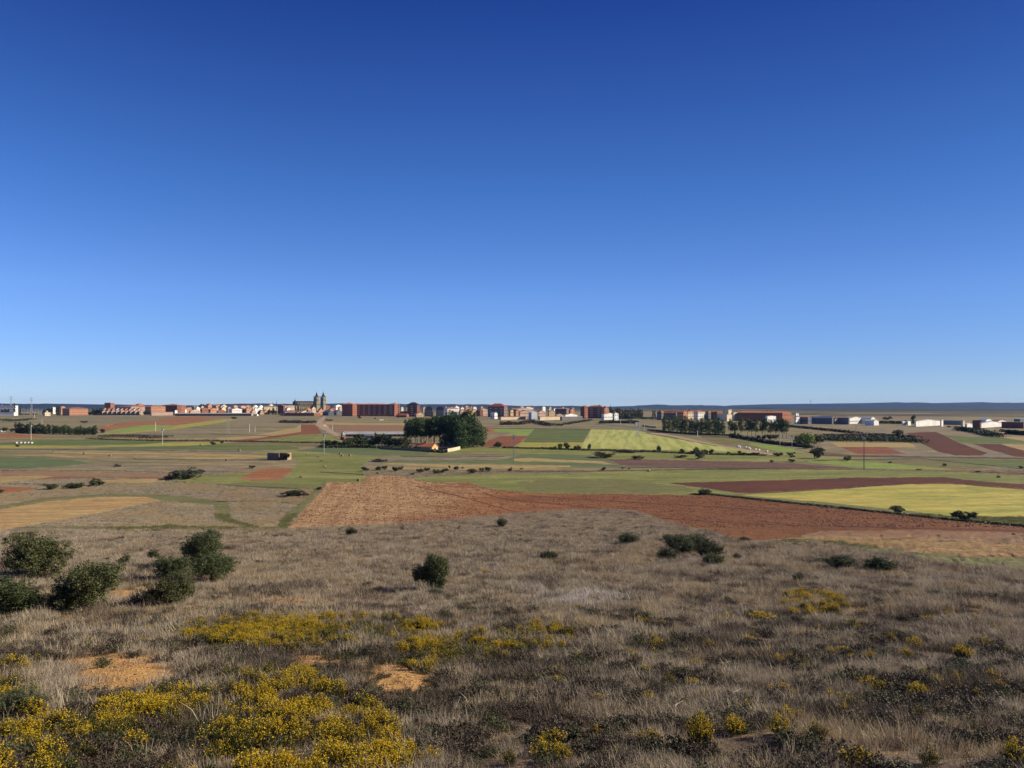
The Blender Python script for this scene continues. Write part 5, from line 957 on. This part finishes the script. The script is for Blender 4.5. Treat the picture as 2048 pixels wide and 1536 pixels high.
b('shed', 'white shed at the far left beside the dark tree', 'shed', 0, 2, 11, 860, 700, 'white', 'white', 'gable', 858.5, 1, 55, win=False, chim=0)
b('roadside_board', 'pale square board by the road above the striped wheat', 'board', 1270, 1271, 1276, 846, 900, 'concrete', 'grey', 'flat', 845.5, 1, 55, win=False, chim=0)
b('shed', 'white pointed tent-like shed by the hedge below the pinewood', 'shed', 1259, 1261, 1266, 843.5, 960, 'white', 'white', 'gable', 841.5, 1, 55, win=False, chim=0)

# ------------------------------------------------------------------ trees and shrubs of the near slope
def oak(label, px, py, hp, wp, me, base=.88, trunk=T_oak, rz=None):
    return pplant('holm_oak', label, 'tree', px, py, hp, wp, me, trunk, None, base=base)
oak('large round holm oak at the upper left with bare twigs on its left', 72, 1156, 102, 108, OAKO[0])
oak('rounded dense holm oak cut by the left frame edge', 22, 1231, 90, 118, OAK[0])
oak('broad holm oak above the white and red litter', 172, 1217, 108, 122, OAKO[1])
oak('tall open-crowned holm oak with visible trunk, rear of the left group', 404, 1132, 80, 92, OAK[1], 1.05)
oak('low round holm oak right of the tall open-crowned one', 424, 1164, 64, 82, OAK[2])
oak('small dark holm oak between the two pairs of the left group', 342, 1158, 56, 66, OAK[0])
oak('front olive-green holm oak of the left group', 344, 1212, 78, 88, OAKO[0])
oak('foliage lobe low at the left foot of the broad holm oak', 135, 1221, 58, 66, OAK[2])
t = thing('holm_oak', 'lone dark holm oak standing on the open slope', 'tree', at(862, 1183), R(30)); hl = 78*t.location.y/F; t.scale = (hl, hl, hl); t.location.z -= .03*hl
lone = leafcloud('crown', [(-.26, 0, .52, .20, .22, .17), (-.34, .05, .42, .13, .16, .12), (-.12, .05, .60, .22, .24, .17), (.12, 0, .76, .28, .28, .19), (.30, 0, .70, .18, .2, .20), (.06, .05, .88, .16, .18, .10), (.05, 0, .52, .30, .28, .20), (.10, 0, .34, .22, .22, .18), (.16, 0, .18, .20, .2, .14), (.30, 0, .52, .17, .18, .15), (.24, 0, .32, .15, .16, .12), (-.14, 0, .40, .18, .18, .12)], 22000, .015, L_oak, 77, .3)
link('crown', lone, t); link('trunk', T_oak, t); t.rotation_euler = (0, 0, 0)
# dead and bare things
DEAD = M_plain('dead_wood', (.17, .13, .105)); 
def twigs(name, n, seed, mat, r0=.012, spread=.5, droop=0):
    r = random.Random(seed); m = MB()
    for i in range(n):
        a = r.random()*6.28; q = r.random()**.6; x, y = math.cos(a)*.12*q, math.sin(a)*.12*q; ex, ey, ez = math.cos(a)*spread*q+r.gauss(0, .05), math.sin(a)*spread*q+r.gauss(0, .05), r.uniform(.6, 1)*(1-.35*q)
        mid = ((x+ex)/2+r.gauss(0, .04), (y+ey)/2+r.gauss(0, .04), ez*.6); m.tube([(x, y, 0), mid, (ex, ey, ez)], [r0, r0*.7, r0*.3], 3)
        for _ in range(2):
            e2 = (mid[0]+r.gauss(0, .12), mid[1]+r.gauss(0, .12), mid[2]+r.uniform(.1, .35)); m.tube([mid, e2], [r0*.5, r0*.2], 3)
    return m.mesh(name, mat)
TW1 = twigs('branches', 90, 1, DEAD, .008, .5); TW2 = twigs('branches', 130, 2, M_plain('broom_stem', (.075, .08, .04)), .009, .62)
def ptwig(name, label, cat, px, py, hp, wp, me, crown=None):
    p = at(px, py); h = hp*p.y/F; w = wp*p.y/F; t = thing(name, label, cat, p, random.random()*6, (w, w, h)); link('branches', me, t)
    if crown: link('crown', crown, t)
    return t
ptwig('dead_shrub', 'brown dead shrub left of the front olive-green holm oak', 'shrub', 278, 1213, 40, 62, TW1)
ptwig('bare_twigs', 'bare grey twigs at the left side of the large upper-left holm oak', 'shrub', 18, 1148, 66, 70, TW1)
ptwig('small_tree', 'thin twiggy small tree standing between the left holm oaks', 'tree', 247, 1152, 46, 34, T_bare, leafcloud('crown', [(-.15, 0, .75, .28, .25, .17), (.2, 0, .68, .2, .2, .13)], 1100, .03, L_oak2, 5))
ptwig('small_tree', 'small half-bare olive shrub behind the left holm oak group', 'shrub', 308, 1122, 24, 26, TW2, leafcloud('crown', [(0, 0, .65, .4, .4, .3)], 700, .05, L_oak2, 6))
G_sh = leafcloud('crown', [(0, 0, .45, .48, .45, .42), (-.2, 0, .4, .3, .3, .3), (.25, .1, .4, .28, .3, .3)], 7000, .020, M_leaf('green_broom_twig', (.055, .068, .028), (.095, .11, .045), .15), 31, .15, up=.4)
for lab, px, py, hp, wp in [('grey-green spiky shrub on the middle slope', 1098, 1121, 24, 42), ('dark round spiky shrub below the plough hump', 1255, 1090, 28, 46), ('small dark shrub at the plough edge in the middle', 1003, 1054, 22, 24), ('small green shrub below the stubble field', 703, 1073, 22, 24), ('small brown shrub left of the green shrub cluster', 1336, 1082, 16, 24),
                            ('green spiky shrub, back left of the cluster', 1358, 1102, 40, 62), ('green spiky shrub, back middle of the cluster', 1392, 1099, 38, 60), ('low green shrub at the front left of the cluster', 1334, 1124, 34, 46), ('dark green shrub at the right of the cluster', 1418, 1118, 44, 62), ('green shrub low on the right end of the cluster', 1426, 1134, 34, 44),
                            ('green spiky shrub low in the middle of the cluster', 1372, 1108, 30, 48), ('small thin shrub right of the green cluster', 1474, 1120, 18, 20), ('wide dark shrub at the right of the slope', 1682, 1138, 34, 66), ('second dark shrub right of the wide one', 1758, 1142, 34, 70), ('low dark tail left of the wide dark shrub', 1644, 1126, 12, 34), ('thin grass-like shrub on the right slope', 1597, 1168, 28, 26), ('tiny dark shrub left on the middle slope', 515, 1130, 12, 16),
                            ('low dark green shrub with flecks of yellow at lower left', 28, 1436, 64, 120), ('tiny dark shrub at the plough corner', 1488, 1083, 10, 22), ('low dark shrub under the lone oak', 868, 1190, 14, 34)]:
    ptwig('spiky_shrub', lab, 'shrub', px, py, hp, wp, TW2, G_sh)
# litter
lp = at(192, 1204); o = thing('litter_heap', 'white and red plastic litter under the broad holm oak', 'litter', lp, R(20)); s = lp.y/F
m = MB(); m.poly([(-.1, -.12, 0), (.18, -.14, 0), (.2, .1, 0), (-.12, .12, 0), (-.06, -.1, .32), (.14, -.1, .38), (.12, .08, .42), (-.08, .06, .3)], [(3, 2, 1, 0), (0, 1, 5, 4), (1, 2, 6, 5), (2, 3, 7, 6), (3, 0, 4, 7), (4, 5, 6, 7)]); m.build('white_bag', WB, o)
m = MB(); m.poly([(-.22, -.1, .0), (-.1, -.15, 0), (-.1, .1, 0), (-.24, .1, 0), (-.2, -.08, .24), (-.11, -.12, .3), (-.1, .05, .33), (-.2, .05, .26)], [(3, 2, 1, 0), (0, 1, 5, 4), (1, 2, 6, 5), (2, 3, 7, 6), (3, 0, 4, 7), (4, 5, 6, 7)]); m.build('red_bag', M_plain('red_plastic', (.5, .04, .04), .4), o)
m = MB(); m.box(-.62, -.48, -.1, .1, 0, .16); m.build('white_tub', WB, o)
# dead pale branches on the slope
for i, (px, py, L_, a) in enumerate([(1457, 1405, 1.1, 60), (1452, 1150, .9, 20), (1350, 1430, .6, 80), (1846, 1158, 1.6, 10), (995, 1216, 2.2, 5)]):
    p = at(px, py); r = random.Random(i); m = MB(); c, s_ = math.cos(R(a)), math.sin(R(a)); P = [(0, 0, .22), (c*L_*.5, s_*L_*.2, .27), (c*L_, s_*L_*.3, .24)]; m.tube(P, [.022, .018, .008], 5); m.tube([P[1], (P[1][0]+.25, P[1][1]+.2, .30)], [.014, .006], 4)
    o = m.build('fallen_branch', M_plain('bleached_wood', (.42, .37, .32))); o.location = p; tag(o, ['pale fallen branch near the tall broom at bottom', 'pale stick lying right of the green shrub cluster', 'short pale stick in the dark heath at bottom middle', 'pale broken branch by the dark shrubs at right', 'bleached curved branch in the pale grass right of the lone oak'][i], 'branch')

# ------------------------------------------------------------------ ground cover of the slope (instanced masses)
SRC = bpy.data.collections.new('cover_sources')   # not linked to the scene: only the source shapes
def src(me): o = bpy.data.objects.new(me.name, me); SRC.objects.link(o); return o
def tuft(name, seed, n, h, r0, w, mat, lean=.5, seg=2, droop=.3):
    r = np.random.default_rng(seed); a = r.random(n)*6.283; q = np.sqrt(r.random(n))*r0; bx, by = np.cos(a)*q, np.sin(a)*q
    H = h*(.45+.55*r.random(n)); ln = lean*r.random(n)*H; a2 = a+r.normal(size=n)*.7; dx, dy = np.cos(a2)*ln, np.sin(a2)*ln; px_, py_ = -np.sin(a2+r.normal(size=n)), np.cos(a2+r.normal(size=n))
    V = []
    for t in (0, .55, 1.0):
        k = t**1.6; ww = w*(1-t*.85)
        cx, cy, cz = bx+dx*k, by+dy*k, H*(t-droop*t*t*ln/H)
        V.append(np.stack([cx-px_*ww, cy-py_*ww, cz], 1)); V.append(np.stack([cx+px_*ww, cy+py_*ww, cz], 1))
    V = np.stack(V, 1).reshape(-1, 3); b0 = np.arange(n)*6; Fq = np.concatenate([np.stack([b0, b0+1, b0+3, b0+2], 1), np.stack([b0+2, b0+3, b0+5, b0+4], 1)])
    return mesh_np(name, V, Fq, mat)
G_dry = M_leaf('dry_grass_mauve', (.40, .33, .23), (.51, .42, .30), .2, (.33, .27, .19)); G_straw = M_leaf('dry_grass_straw', (.42, .32, .18), (.50, .39, .23), .3, (.36, .27, .165)); G_brn = M_leaf('dry_grass_brown', (.13, .095, .07), (.18, .135, .10), .2, (.10, .075, .05)); G_pale = M_leaf('dry_grass_pale', (.58, .53, .47), (.66, .61, .55), .3, (.50, .45, .40))
H_dark = M_leaf('heath_twig', (.070, .050, .034), (.11, .080, .052), .1, (.06, .048, .03)); H_green = M_leaf('heath_green', (.065, .070, .028), (.095, .095, .035), .12, (.05, .058, .025)); Y_fl = M_leaf('broom_flower', (.62, .41, .008), (.74, .50, .012), .25, (.56, .38, .01)); BR_g = M_leaf('broom_green', (.036, .046, .015), (.060, .072, .024), .1, (.03, .038, .014))
GR = [tuft(f'grass_tuft', s, 46, .42, .30, .0065, m, .7) for s, m in ((1, G_dry), (2, G_dry), (3, G_dry), (4, G_straw), (5, G_pale), (7, G_brn))]
GG = tuft('green_grass', 6, 46, .25, .3, .008, M_leaf('green_grass_blade', (.13, .135, .04), (.17, .16, .055), .25), .6)
def heath(seed, mat): return leafcloud('heath_clump', [(0, 0, .13, .38, .36, .15), (.2, .1, .15, .2, .22, .14), (-.22, -.05, .12, .2, .2, .13)], 1100, .021, mat, seed, .25, up=.3)
HE = [heath(1, H_dark), heath(2, H_dark), heath(3, H_dark), heath(4, H_green)]
def broom(seed, nst, fl, H=.75, rr=.42):
    r = np.random.default_rng(seed); V = []; Fq = []; mi = []
    def quad(c, u, v, m):
        b = len(V); V.extend([c-u, c-v, c+u, c+v]); Fq.append((b, b+1, b+2, b+3)); mi.append(m)
    for i in range(nst):
        a = r.random()*6.283; q = math.sqrt(r.random()); base = np.array([math.cos(a)*.12*q, math.sin(a)*.12*q, 0]); tip = np.array([math.cos(a)*rr*q+r.normal()*.05, math.sin(a)*rr*q+r.normal()*.05, H*(.98-.45*q*q)*(.8+.3*r.random())])
        d = tip-base; L = np.linalg.norm(d); u = d/L; s = np.cross(u, r.normal(size=3)); s /= np.linalg.norm(s)
        quad((base+tip)/2, d*.5, s*.006, 0)
        for k in range(9):
            t = .25+.75*r.random(); c = base+d*t+r.normal(size=3)*.028; v = r.normal(size=3)*.3+u; v /= np.linalg.norm(v); w = np.cross(v, r.normal(size=3)); w /= np.linalg.norm(w); quad(c, v*.035, w*.007, 0)
        on = vnoise(math.cos(a)*q*2.4+9, math.sin(a)*q*2.4+9, seed) > .5-.25*fl
        nf = int(fl*9.5*(.3+1.4*r.random())) if on else 0
        for k in range(nf):
            t = .72+.32*r.random(); c = base+d*t+r.normal(size=3)*.016; v = r.normal(size=3); v /= np.linalg.norm(v); w = np.cross(v, r.normal(size=3)); w /= np.linalg.norm(w); quad(c, v*.017, w*.014, 1)
    return mesh_np('broom_bush', np.array(V), np.array(Fq), None, False, [BR_g, Y_fl], mi)
BRM = [broom(1, 120, 1.0), broom(2, 120, .75), broom(3, 110, .35), broom(4, 110, .1, .6)]
def scatter(name, label, cat, X, Y, sc, idx, srcs, tilt=.15, seed=0, sink=.02):
    r = np.random.default_rng(seed+99); n = len(X); Z = ground(X, Y)-sink
    me = bpy.data.meshes.new(name); me.vertices.add(n); me.vertices.foreach_set('co', np.stack([X, Y, Z], 1).astype(np.float32).ravel())
    def A(nm, ty, v):
        a = me.attributes.new(nm, ty, 'POINT'); a.data.foreach_set('vector' if ty == 'FLOAT_VECTOR' else 'value', np.ascontiguousarray(v).ravel())
    A('rot', 'FLOAT_VECTOR', np.stack([r.normal(size=n)*tilt, r.normal(size=n)*tilt, r.random(n)*6.283], 1).astype(np.float32)); A('sc', 'FLOAT_VECTOR', np.asarray(sc, np.float32)); A('vi', 'INT', np.asarray(idx, np.int32))
    c = bpy.data.collections.new(name+'_src')
    for i, m_ in enumerate(srcs): o = bpy.data.objects.new(f'{name}_{i:02d}', m_); c.objects.link(o)
    ng = bpy.data.node_groups.new(name, 'GeometryNodeTree'); ng.interface.new_socket('Geometry', in_out='INPUT', socket_type='NodeSocketGeometry'); ng.interface.new_socket('Geometry', in_out='OUTPUT', socket_type='NodeSocketGeometry')
    gi = ng.nodes.new('NodeGroupInput'); go = ng.nodes.new('NodeGroupOutput'); ci = ng.nodes.new('GeometryNodeCollectionInfo'); ci.inputs['Collection'].default_value = c; ci.inputs['Separate Children'].default_value = True; ci.inputs['Reset Children'].default_value = True
    ip = ng.nodes.new('GeometryNodeInstanceOnPoints'); ip.inputs['Pick Instance'].default_value = True
    def NA(nm, ty): x = ng.nodes.new('GeometryNodeInputNamedAttribute'); x.data_type = ty; x.inputs['Name'].default_value = nm; return x.outputs['Attribute']
    L = ng.links.new; L(gi.outputs[0], ip.inputs['Points']); L(ci.outputs[0], ip.inputs['Instance']); L(NA('vi', 'INT'), ip.inputs['Instance Index'])
    er = ng.nodes.new('FunctionNodeEulerToRotation'); L(NA('rot', 'FLOAT_VECTOR'), er.inputs[0]); L(er.outputs[0], ip.inputs['Rotation']); L(NA('sc', 'FLOAT_VECTOR'), ip.inputs['Scale']); L(ip.outputs[0], go.inputs[0])
    o = link(name, me, kind='stuff'); md = o.modifiers.new('cover', 'NODES'); md.node_group = ng
    if label: o['label'] = label; o['category'] = cat
    return o
HILL = [r_ for r_ in REG if r_[0] == 'hillside'][0][2]
def rand_band(y0, y1, dens, seed, wide=.74, m=6):
    r = np.random.default_rng(seed); n = int((wide*(y1*y1-y0*y0)+2*m*(y1-y0))*dens); Y = np.sqrt(r.random(n)*(y1*y1-y0*y0)+y0*y0); X = (r.random(n)*2-1)*(wide*Y+m); return X, Y
BANDS = [(4, 30, 17), (30, 55, 11), (55, 95, 8), (95, 215, 4.2)]
Xs = []; Ys = []
for i, (a, c, d) in enumerate(BANDS): X, Y = rand_band(a, c, d, 50+i, .9 if i < 3 else .78, 9); Xs.append(X); Ys.append(Y)
X = np.concatenate(Xs); Y = np.concatenate(Ys); px, py = proj(X, Y); keep = inpoly(px, np.minimum(py, 4900), HILL) & (rng.random(len(X)) > np.clip(soilf(px, py)*1.1, 0, .97))
X, Y, px, py = X[keep], Y[keep], px[keep], py[keep]
# pale ghost-grass patch
pal = .75*np.clip(1.3-np.sqrt(((px-1165)/75)**2+((py-1200)/15)**2), 0, 1)+.35*np.clip(1.2-np.sqrt(((px-1060)/50)**2+((py-1190)/12)**2), 0, 1)
nse = fbm(X/5, Y/5, 31, 3); ns2 = fbm(X/1.6, Y/1.6, 37, 3); u = rng.random(len(X))
idx = np.where(u < .33, 0, np.where(u < .66, 1, 2)); idx = np.where((nse > .55) & (u > .5), 3, idx); ns3 = fbm(X/2.8, Y/3.6, 43, 4); dk = np.clip((ns3-.47)*6, 0, 1)*(.40+.6*np.clip((py-1090)/250, 0, 1)*np.clip(.6+px/2500, 0, 1.2)); idx = np.where(rng.random(len(X)) < dk+.06, 5, idx); idx = np.where(rng.random(len(X)) < pal*.8, 4, idx)  # darker lower right of the view put in as more brown tufts
thin = (ns2 > .43) | (rng.random(len(X)) < .22); X, Y, idx, px, py, ns2 = X[thin], Y[thin], idx[thin], px[thin], py[thin], ns2[thin]
s = (.15+1.35*ns2+.35*rng.random(len(X)))*np.where(rng.random(len(X)) < .06, 1.5, 1)*np.clip(.85+Y/260, .85, 1.6); s = np.where(idx == 4, s*1.2, s)
s = s*(1-.45*np.clip((Y-110)/60, 0, 1))*np.clip(.72+Y/150, .72, 1)
scatter('dry_grass', 'mauve-grey dry grass covering the near slope', 'grass', X, Y, np.stack([s*(1+Y/300), s*(1+Y/300), s], 1), idx, GR, .22, 1)
X, Y = rand_band(165, 340, 1.5, 77); px, py = proj(X, Y); q = ~inpoly(px, np.minimum(py, 4900), HILL)
for r_ in REG:
    if r_[2] is not None and r_[0] != 'hillside': q &= ~inpoly(px, py, r_[2])
X, Y = X[q], Y[q]; n = len(X); nz = fbm(X/9, Y/14, 13, 3); s = (.5+.9*nz+.3*rng.random(n))
scatter('dry_grass', 'pale mauve dry grass on the fallow ground beyond the slope', 'grass', X, Y, np.stack([s*1.8, s*1.8, s], 1), np.where(nz > .56, 3, np.where(rng.random(n) < .12, 5, rng.integers(0, 3, n))), GR, .2, 3)
# heath clumps
X, Y = rand_band(6, 70, 4.4, 71, .85); X2, Y2 = rand_band(70, 170, .8, 72); X = np.concatenate([X, X2]); Y = np.concatenate([Y, Y2]); px, py = proj(X, Y)
m1 = fbm(X/3.2, Y/3.2, 41, 4); lowb = np.clip((py-1170)/160, 0, 1); leftup = np.clip((1240-py)/60, 0, 1)*(px < 1000)
keep = inpoly(px, np.minimum(py, 4900), HILL) & (m1 > .58-.18*lowb) & (rng.random(len(X)) > np.clip(soilf(px, py)*1.2, 0, .98)) & (rng.random(len(X)) < .25+.75*lowb)
X, Y, py = X[keep], Y[keep], py[keep]; n = len(X); s = .6+.8*rng.random(n)
scatter('heath_undergrowth', 'dark brown-green heath clumps among the dry grass', 'undergrowth', X, Y, np.stack([s, s, s*(.6+.6*rng.random(n))], 1), rng.integers(0, 4, n), HE, .1, 2)
# broom thickets
TH = [('broom_thicket', 'dense yellow-flowered broom thicket filling the bottom left', [(-40, 1475), (60, 1455), (150, 1442), (230, 1418), (300, 1415), (380, 1388), (470, 1366), (560, 1352), (640, 1362), (690, 1395), (730, 1430), (790, 1470), (850, 1560), (880, 1700), (-200, 1700)], 4.6, (.36, .30, .20), .48, .84),
      ('broom_thicket', 'bright yellow broom band below the left holm oaks', [(420, 1262), (500, 1248), (600, 1250), (640, 1262), (620, 1290), (560, 1300), (500, 1302), (430, 1290)], 5.2, (.60, .28, .08), .32, .85),
      ('broom_thicket', 'greener sparse broom band right of the bright yellow one', [(340, 1262), (420, 1255), (560, 1238), (700, 1240), (860, 1248), (900, 1262), (830, 1285), (700, 1296), (560, 1310), (450, 1303), (360, 1285)], 4.2, (.06, .24, .38), .42, .8),
      ('broom_thicket', 'dark broom with orange-yellow flecks right of the orange bare soil', [(800, 1300), (880, 1285), (1000, 1272), (1110, 1262), (1150, 1275), (1100, 1295), (1020, 1310), (930, 1345), (860, 1348), (800, 1330)], 4.6, (.10, .30, .34), .38, .8),
      ('broom_thicket', 'yellow broom patch on the right slope', [(1560, 1200), (1600, 1190), (1640, 1195), (1690, 1205), (1680, 1235), (1620, 1240), (1580, 1235)], 3.5, (.4, .3, .2), .45, .9),
      ('broom_thicket', 'low dark broom with yellow tips at the left edge', [(-40, 1375), (40, 1368), (85, 1395), (95, 1430), (40, 1450), (-40, 1450)], 3.5, (.15, .35, .3), .4, .9)]
for k, (nm, lab, poly, dens, pr, thr, sc_) in enumerate(TH):
    X, Y = rand_band(15, 75, dens, 80+k); px, py = proj(X, Y); q = inpoly(px+rng.normal(size=len(X))*8, py+rng.normal(size=len(X))*5, poly) & (fbm(X/1.7, Y/1.7, 60+k, 3) > thr-.05)
    X, Y = X[q], Y[q]; n = len(X); c0, c1 = pr[0], pr[0]+pr[1]; fl = fbm(X/2.3, Y/2.3, 90+k, 3)+rng.normal(size=n)*.12; rk = 1-np.argsort(np.argsort(fl))/max(1, n)
    idx = np.where(rk < c0, 0, np.where(rk < c1, 1, np.where(rk < c1+pr[2], 2, 3))); s = sc_*(.6+.5*rng.random(n))
    scatter(nm, lab, 'broom thicket', X, Y, np.stack([s*1.1, s*1.1, s], 1), idx, BRM, .12, 10+k)
# single broom bushes
SB = [(1400, 1498, 78, 62, 0), (1468, 1470, 44, 56, 0), (1300, 1490, 34, 60, 1), (1195, 1480, 32, 34, 1), (1500, 1432, 34, 70, 2), (1566, 1392, 24, 74, 1), (1606, 1398, 22, 40, 2), (1090, 1512, 34, 70, 1), (1120, 1520, 28, 50, 1), (1020, 1530, 28, 40, 2), (1420, 1300, 22, 36, 1), (1495, 1284, 14, 32, 0), (1434, 1249, 16, 26, 1), (1455, 1240, 18, 40, 1), (1525, 1243, 22, 60, 0), (1384, 1230, 16, 14, 0),
      (1315, 1240, 12, 24, 1), (1325, 1252, 12, 22, 1), (1178, 1260, 14, 34, 1), (1140, 1216, 12, 22, 0), (1158, 1221, 16, 14, 0), (1068, 1300, 24, 20, 0), (1095, 1310, 34, 34, 1), (1122, 1300, 24, 22, 0), (1046, 1305, 20, 24, 1), (1270, 1330, 26, 34, 2), (1310, 1332, 18, 60, 2), (1679, 1166, 9, 18, 0), (1730, 1157, 9, 18, 1), (1775, 1152, 10, 20, 1), (1770, 1173, 10, 28, 1), (1721, 1228, 12, 22, 1), (1705, 1255, 22, 40, 2),
      (1895, 1234, 14, 22, 1), (1950, 1240, 16, 34, 0), (1858, 1243, 13, 34, 1), (1990, 1262, 14, 34, 1), (1828, 1298, 28, 36, 0), (1782, 1285, 22, 20, 1), (1740, 1328, 30, 34, 1), (1703, 1326, 22, 30, 0), (1812, 1320, 26, 34, 1), (1926, 1320, 34, 44, 0), (1740, 1375, 24, 60, 0), (1770, 1378, 20, 34, 2), (1915, 1372, 30, 30, 1), (1985, 1362, 26, 40, 1), (2000, 1385, 22, 50, 1), (1905, 1392, 18, 30, 0), (1825, 1360, 20, 26, 2),
      (1580, 1322, 18, 20, 1), (1608, 1332, 20, 34, 2), (1700, 1422, 36, 60, 2), (1632, 1480, 44, 60, 2), (1560, 1470, 46, 56, 1), (1715, 1536, 44, 84, 0), (1860, 1530, 36, 60, 2), (2030, 1532, 60, 70, 1), (1650, 1290, 20, 34, 3), (25, 1338, 32, 60, 1), (50, 1345, 24, 34, 0), (75, 1325, 14, 24, 2), (277, 1245, 14, 20, 0), (257, 1293, 10, 18, 0), (180, 1292, 10, 34, 1), (108, 1290, 12, 22, 2), (210, 1275, 12, 18, 1), (185, 1266, 10, 16, 1),
      (530, 1332, 14, 28, 2), (400, 1340, 14, 34, 2), (970, 1148, 10, 24, 1), (1113, 1129, 9, 18, 2), (815, 1273, 18, 40, 1), (870, 1262, 14, 30, 1), (810, 1290, 14, 30, 1), (255, 1414, 14, 30, 1), (910, 1250, 10, 24, 2), (760, 1470, 44, 50, 0), (740, 1520, 44, 60, 1), (860, 1532, 40, 60, 1), (1240, 1525, 20, 60, 2), (310, 1260, 10, 22, 1), (1640, 1262, 10, 20, 1), (1960, 1425, 14, 40, 3), (1410, 1402, 24, 40, 2), (1150, 1290, 14, 30, 3)]
def near_word(px, py):
    if px > 1500: a = 'on the right slope' if py < 1300 else 'in the right foreground' if py > 1440 else 'on the lower right slope'
    elif px > 950: a = 'on the middle slope' if py < 1290 else 'in the middle foreground' if py > 1400 else 'above the middle foreground'
    elif px > 500: a = 'between the thickets' if py < 1420 else 'beside the big bottom-left thicket'
    else: a = 'below the left oaks'
    return a
cnt = {}
_r = random.Random(5)
for x0, x1, y0, y1, n_b in ((1500, 2040, 1230, 1450, 34), (860, 1330, 1235, 1330, 18), (1100, 1500, 1330, 1500, 10), (0, 330, 1230, 1300, 6)):
    for _ in range(n_b):
        x, y = _r.uniform(x0, x1), _r.uniform(y0, y1); k_ = (y-1100)/330
        SB.append((round(x), round(y), _r.uniform(13, 24)*k_*1.6, _r.uniform(20, 44)*k_*1.4, _r.choice([0, 1, 1, 2])))
SB.sort()
for px, py, hp, wp, v_ in SB:
    p = at(px, py); h = hp*p.y/F/.75; w = wp*p.y/F/.9; a = near_word(px, py); cnt[a] = cnt.get(a, -1)+1
    o = link('broom_bush', BRM[v_]); o.location = p-Vector((0, 0, .04)); o.rotation_euler = (0, 0, random.random()*6.28); o.scale = (w, w, max(h, .55))
    sz = 'tall' if h > 1.15 else 'wide low' if w > 1.6*h else 'small' if w < .7 else 'rounded'; fl = ['thickly flowering', 'yellow-flowering', 'sparsely flowering', 'almost flowerless'][v_]
    tag(o, f'{sz} {fl} broom bush, {nth(cnt[a])} from the left {a}', 'broom bush', 'single broom bushes on the slope')
# stones on the bare soil
X, Y = rand_band(14, 62, 26, 95); px, py = proj(X, Y); q = soilf(px, py) > .35+.5*rng.random(len(X)); X, Y = X[q], Y[q]; n = len(X)
STN = M_leaf('soil_stone', (.42, .24, .09), (.50, .33, .16), 0, (.28, .14, .055)); bs = []
for k in range(3):
    r = np.random.default_rng(k); V = np.array([(1, 0, 0), (-1, 0, 0), (0, 1, 0), (0, -1, 0), (0, 0, 1), (0, 0, -.6), (.6, .6, .5), (-.6, .5, .4)])*(.7+.5*r.random((8, 1))); bs.append(mesh_np('stone', V, np.array([(0, 6, 4), (6, 2, 4), (2, 7, 4), (7, 1, 4), (1, 3, 4), (3, 0, 4), (0, 2, 6), (2, 1, 7), (2, 0, 5), (1, 2, 5), (3, 1, 5), (0, 3, 5)]), STN))
s = .018+.05*rng.random(n)**3+.01; scatter('gravel', 'ochre stones and gravel on the bare soil patches', 'gravel', X, Y, np.stack([s, s, s*.7], 1), rng.integers(0, 3, n), bs, .5, 30, 0)
# clods on the near ploughed field
PL = [r_ for r_ in REG if r_[0] == 'ploughed_field']
X, Y = rand_band(165, 340, 1.9, 97, .72); px, py = proj(X, Y); inA = inpoly(px, py, PL[0][2]); inB = inpoly(px, py, PL[1][2]); q = (inA | inB) & (fbm(X/2.5, Y/2.5, 5, 2) > .42); X, Y, inB = X[q], Y[q], inB[q]; n = len(X)
CL = M_leaf('red_clod', (.20, .075, .035), (.28, .11, .05), 0, (.15, .055, .03)); CL2 = M_leaf('straw_clod', (.36, .22, .12), (.42, .28, .16), 0, (.26, .13, .07)); cl = []
for m_ in (CL, CL2): c_ = bs[0].copy(); c_.materials.clear(); c_.materials.append(m_); cl.append(c_)
s = .08+.22*rng.random(n)**2; scatter('soil_clods', 'red-brown clods covering the ploughed field', 'soil', X, Y, np.stack([s, s, s*.7], 1), np.where(inB & (rng.random(n) < .35), 1, 0), cl, .4, 31, 0)
# tufts of green grass on verges just beyond the slope
X, Y = rand_band(120, 200, 1.5, 98, .72); px, py = proj(X, Y); q = np.zeros(len(X), bool)
for r_ in REG:
    if r_[1] in ('gtrack',): q |= inpoly(px, py, r_[2])
X, Y = X[q], Y[q]; n = len(X); s = .9+.8*rng.random(n); scatter('green_grass', 'thin green grass along the tracks and verges', 'grass', X, Y, np.stack([s*1.3, s*1.3, s], 1), np.zeros(n, int), [GG], .2, 32)

# ------------------------------------------------------------------ air
HZ = True
if HZ:
    m = bpy.data.materials.new('air_haze'); m.use_nodes = True; n_ = m.node_tree; n_.nodes.clear(); out = n_.nodes.new('ShaderNodeOutputMaterial'); pv = n_.nodes.new('ShaderNodeVolumePrincipled')
    pv.inputs['Color'].default_value = (.30, .52, 1, 1); pv.inputs['Density'].default_value = 2.5e-5; pv.inputs['Anisotropy'].default_value = .2; n_.links.new(pv.outputs[0], out.inputs['Volume'])
    mb = MB(); mb.box(-16000, 16000, -120, 13500, -34, 140); o = mb.build('haze', m, kind='stuff')
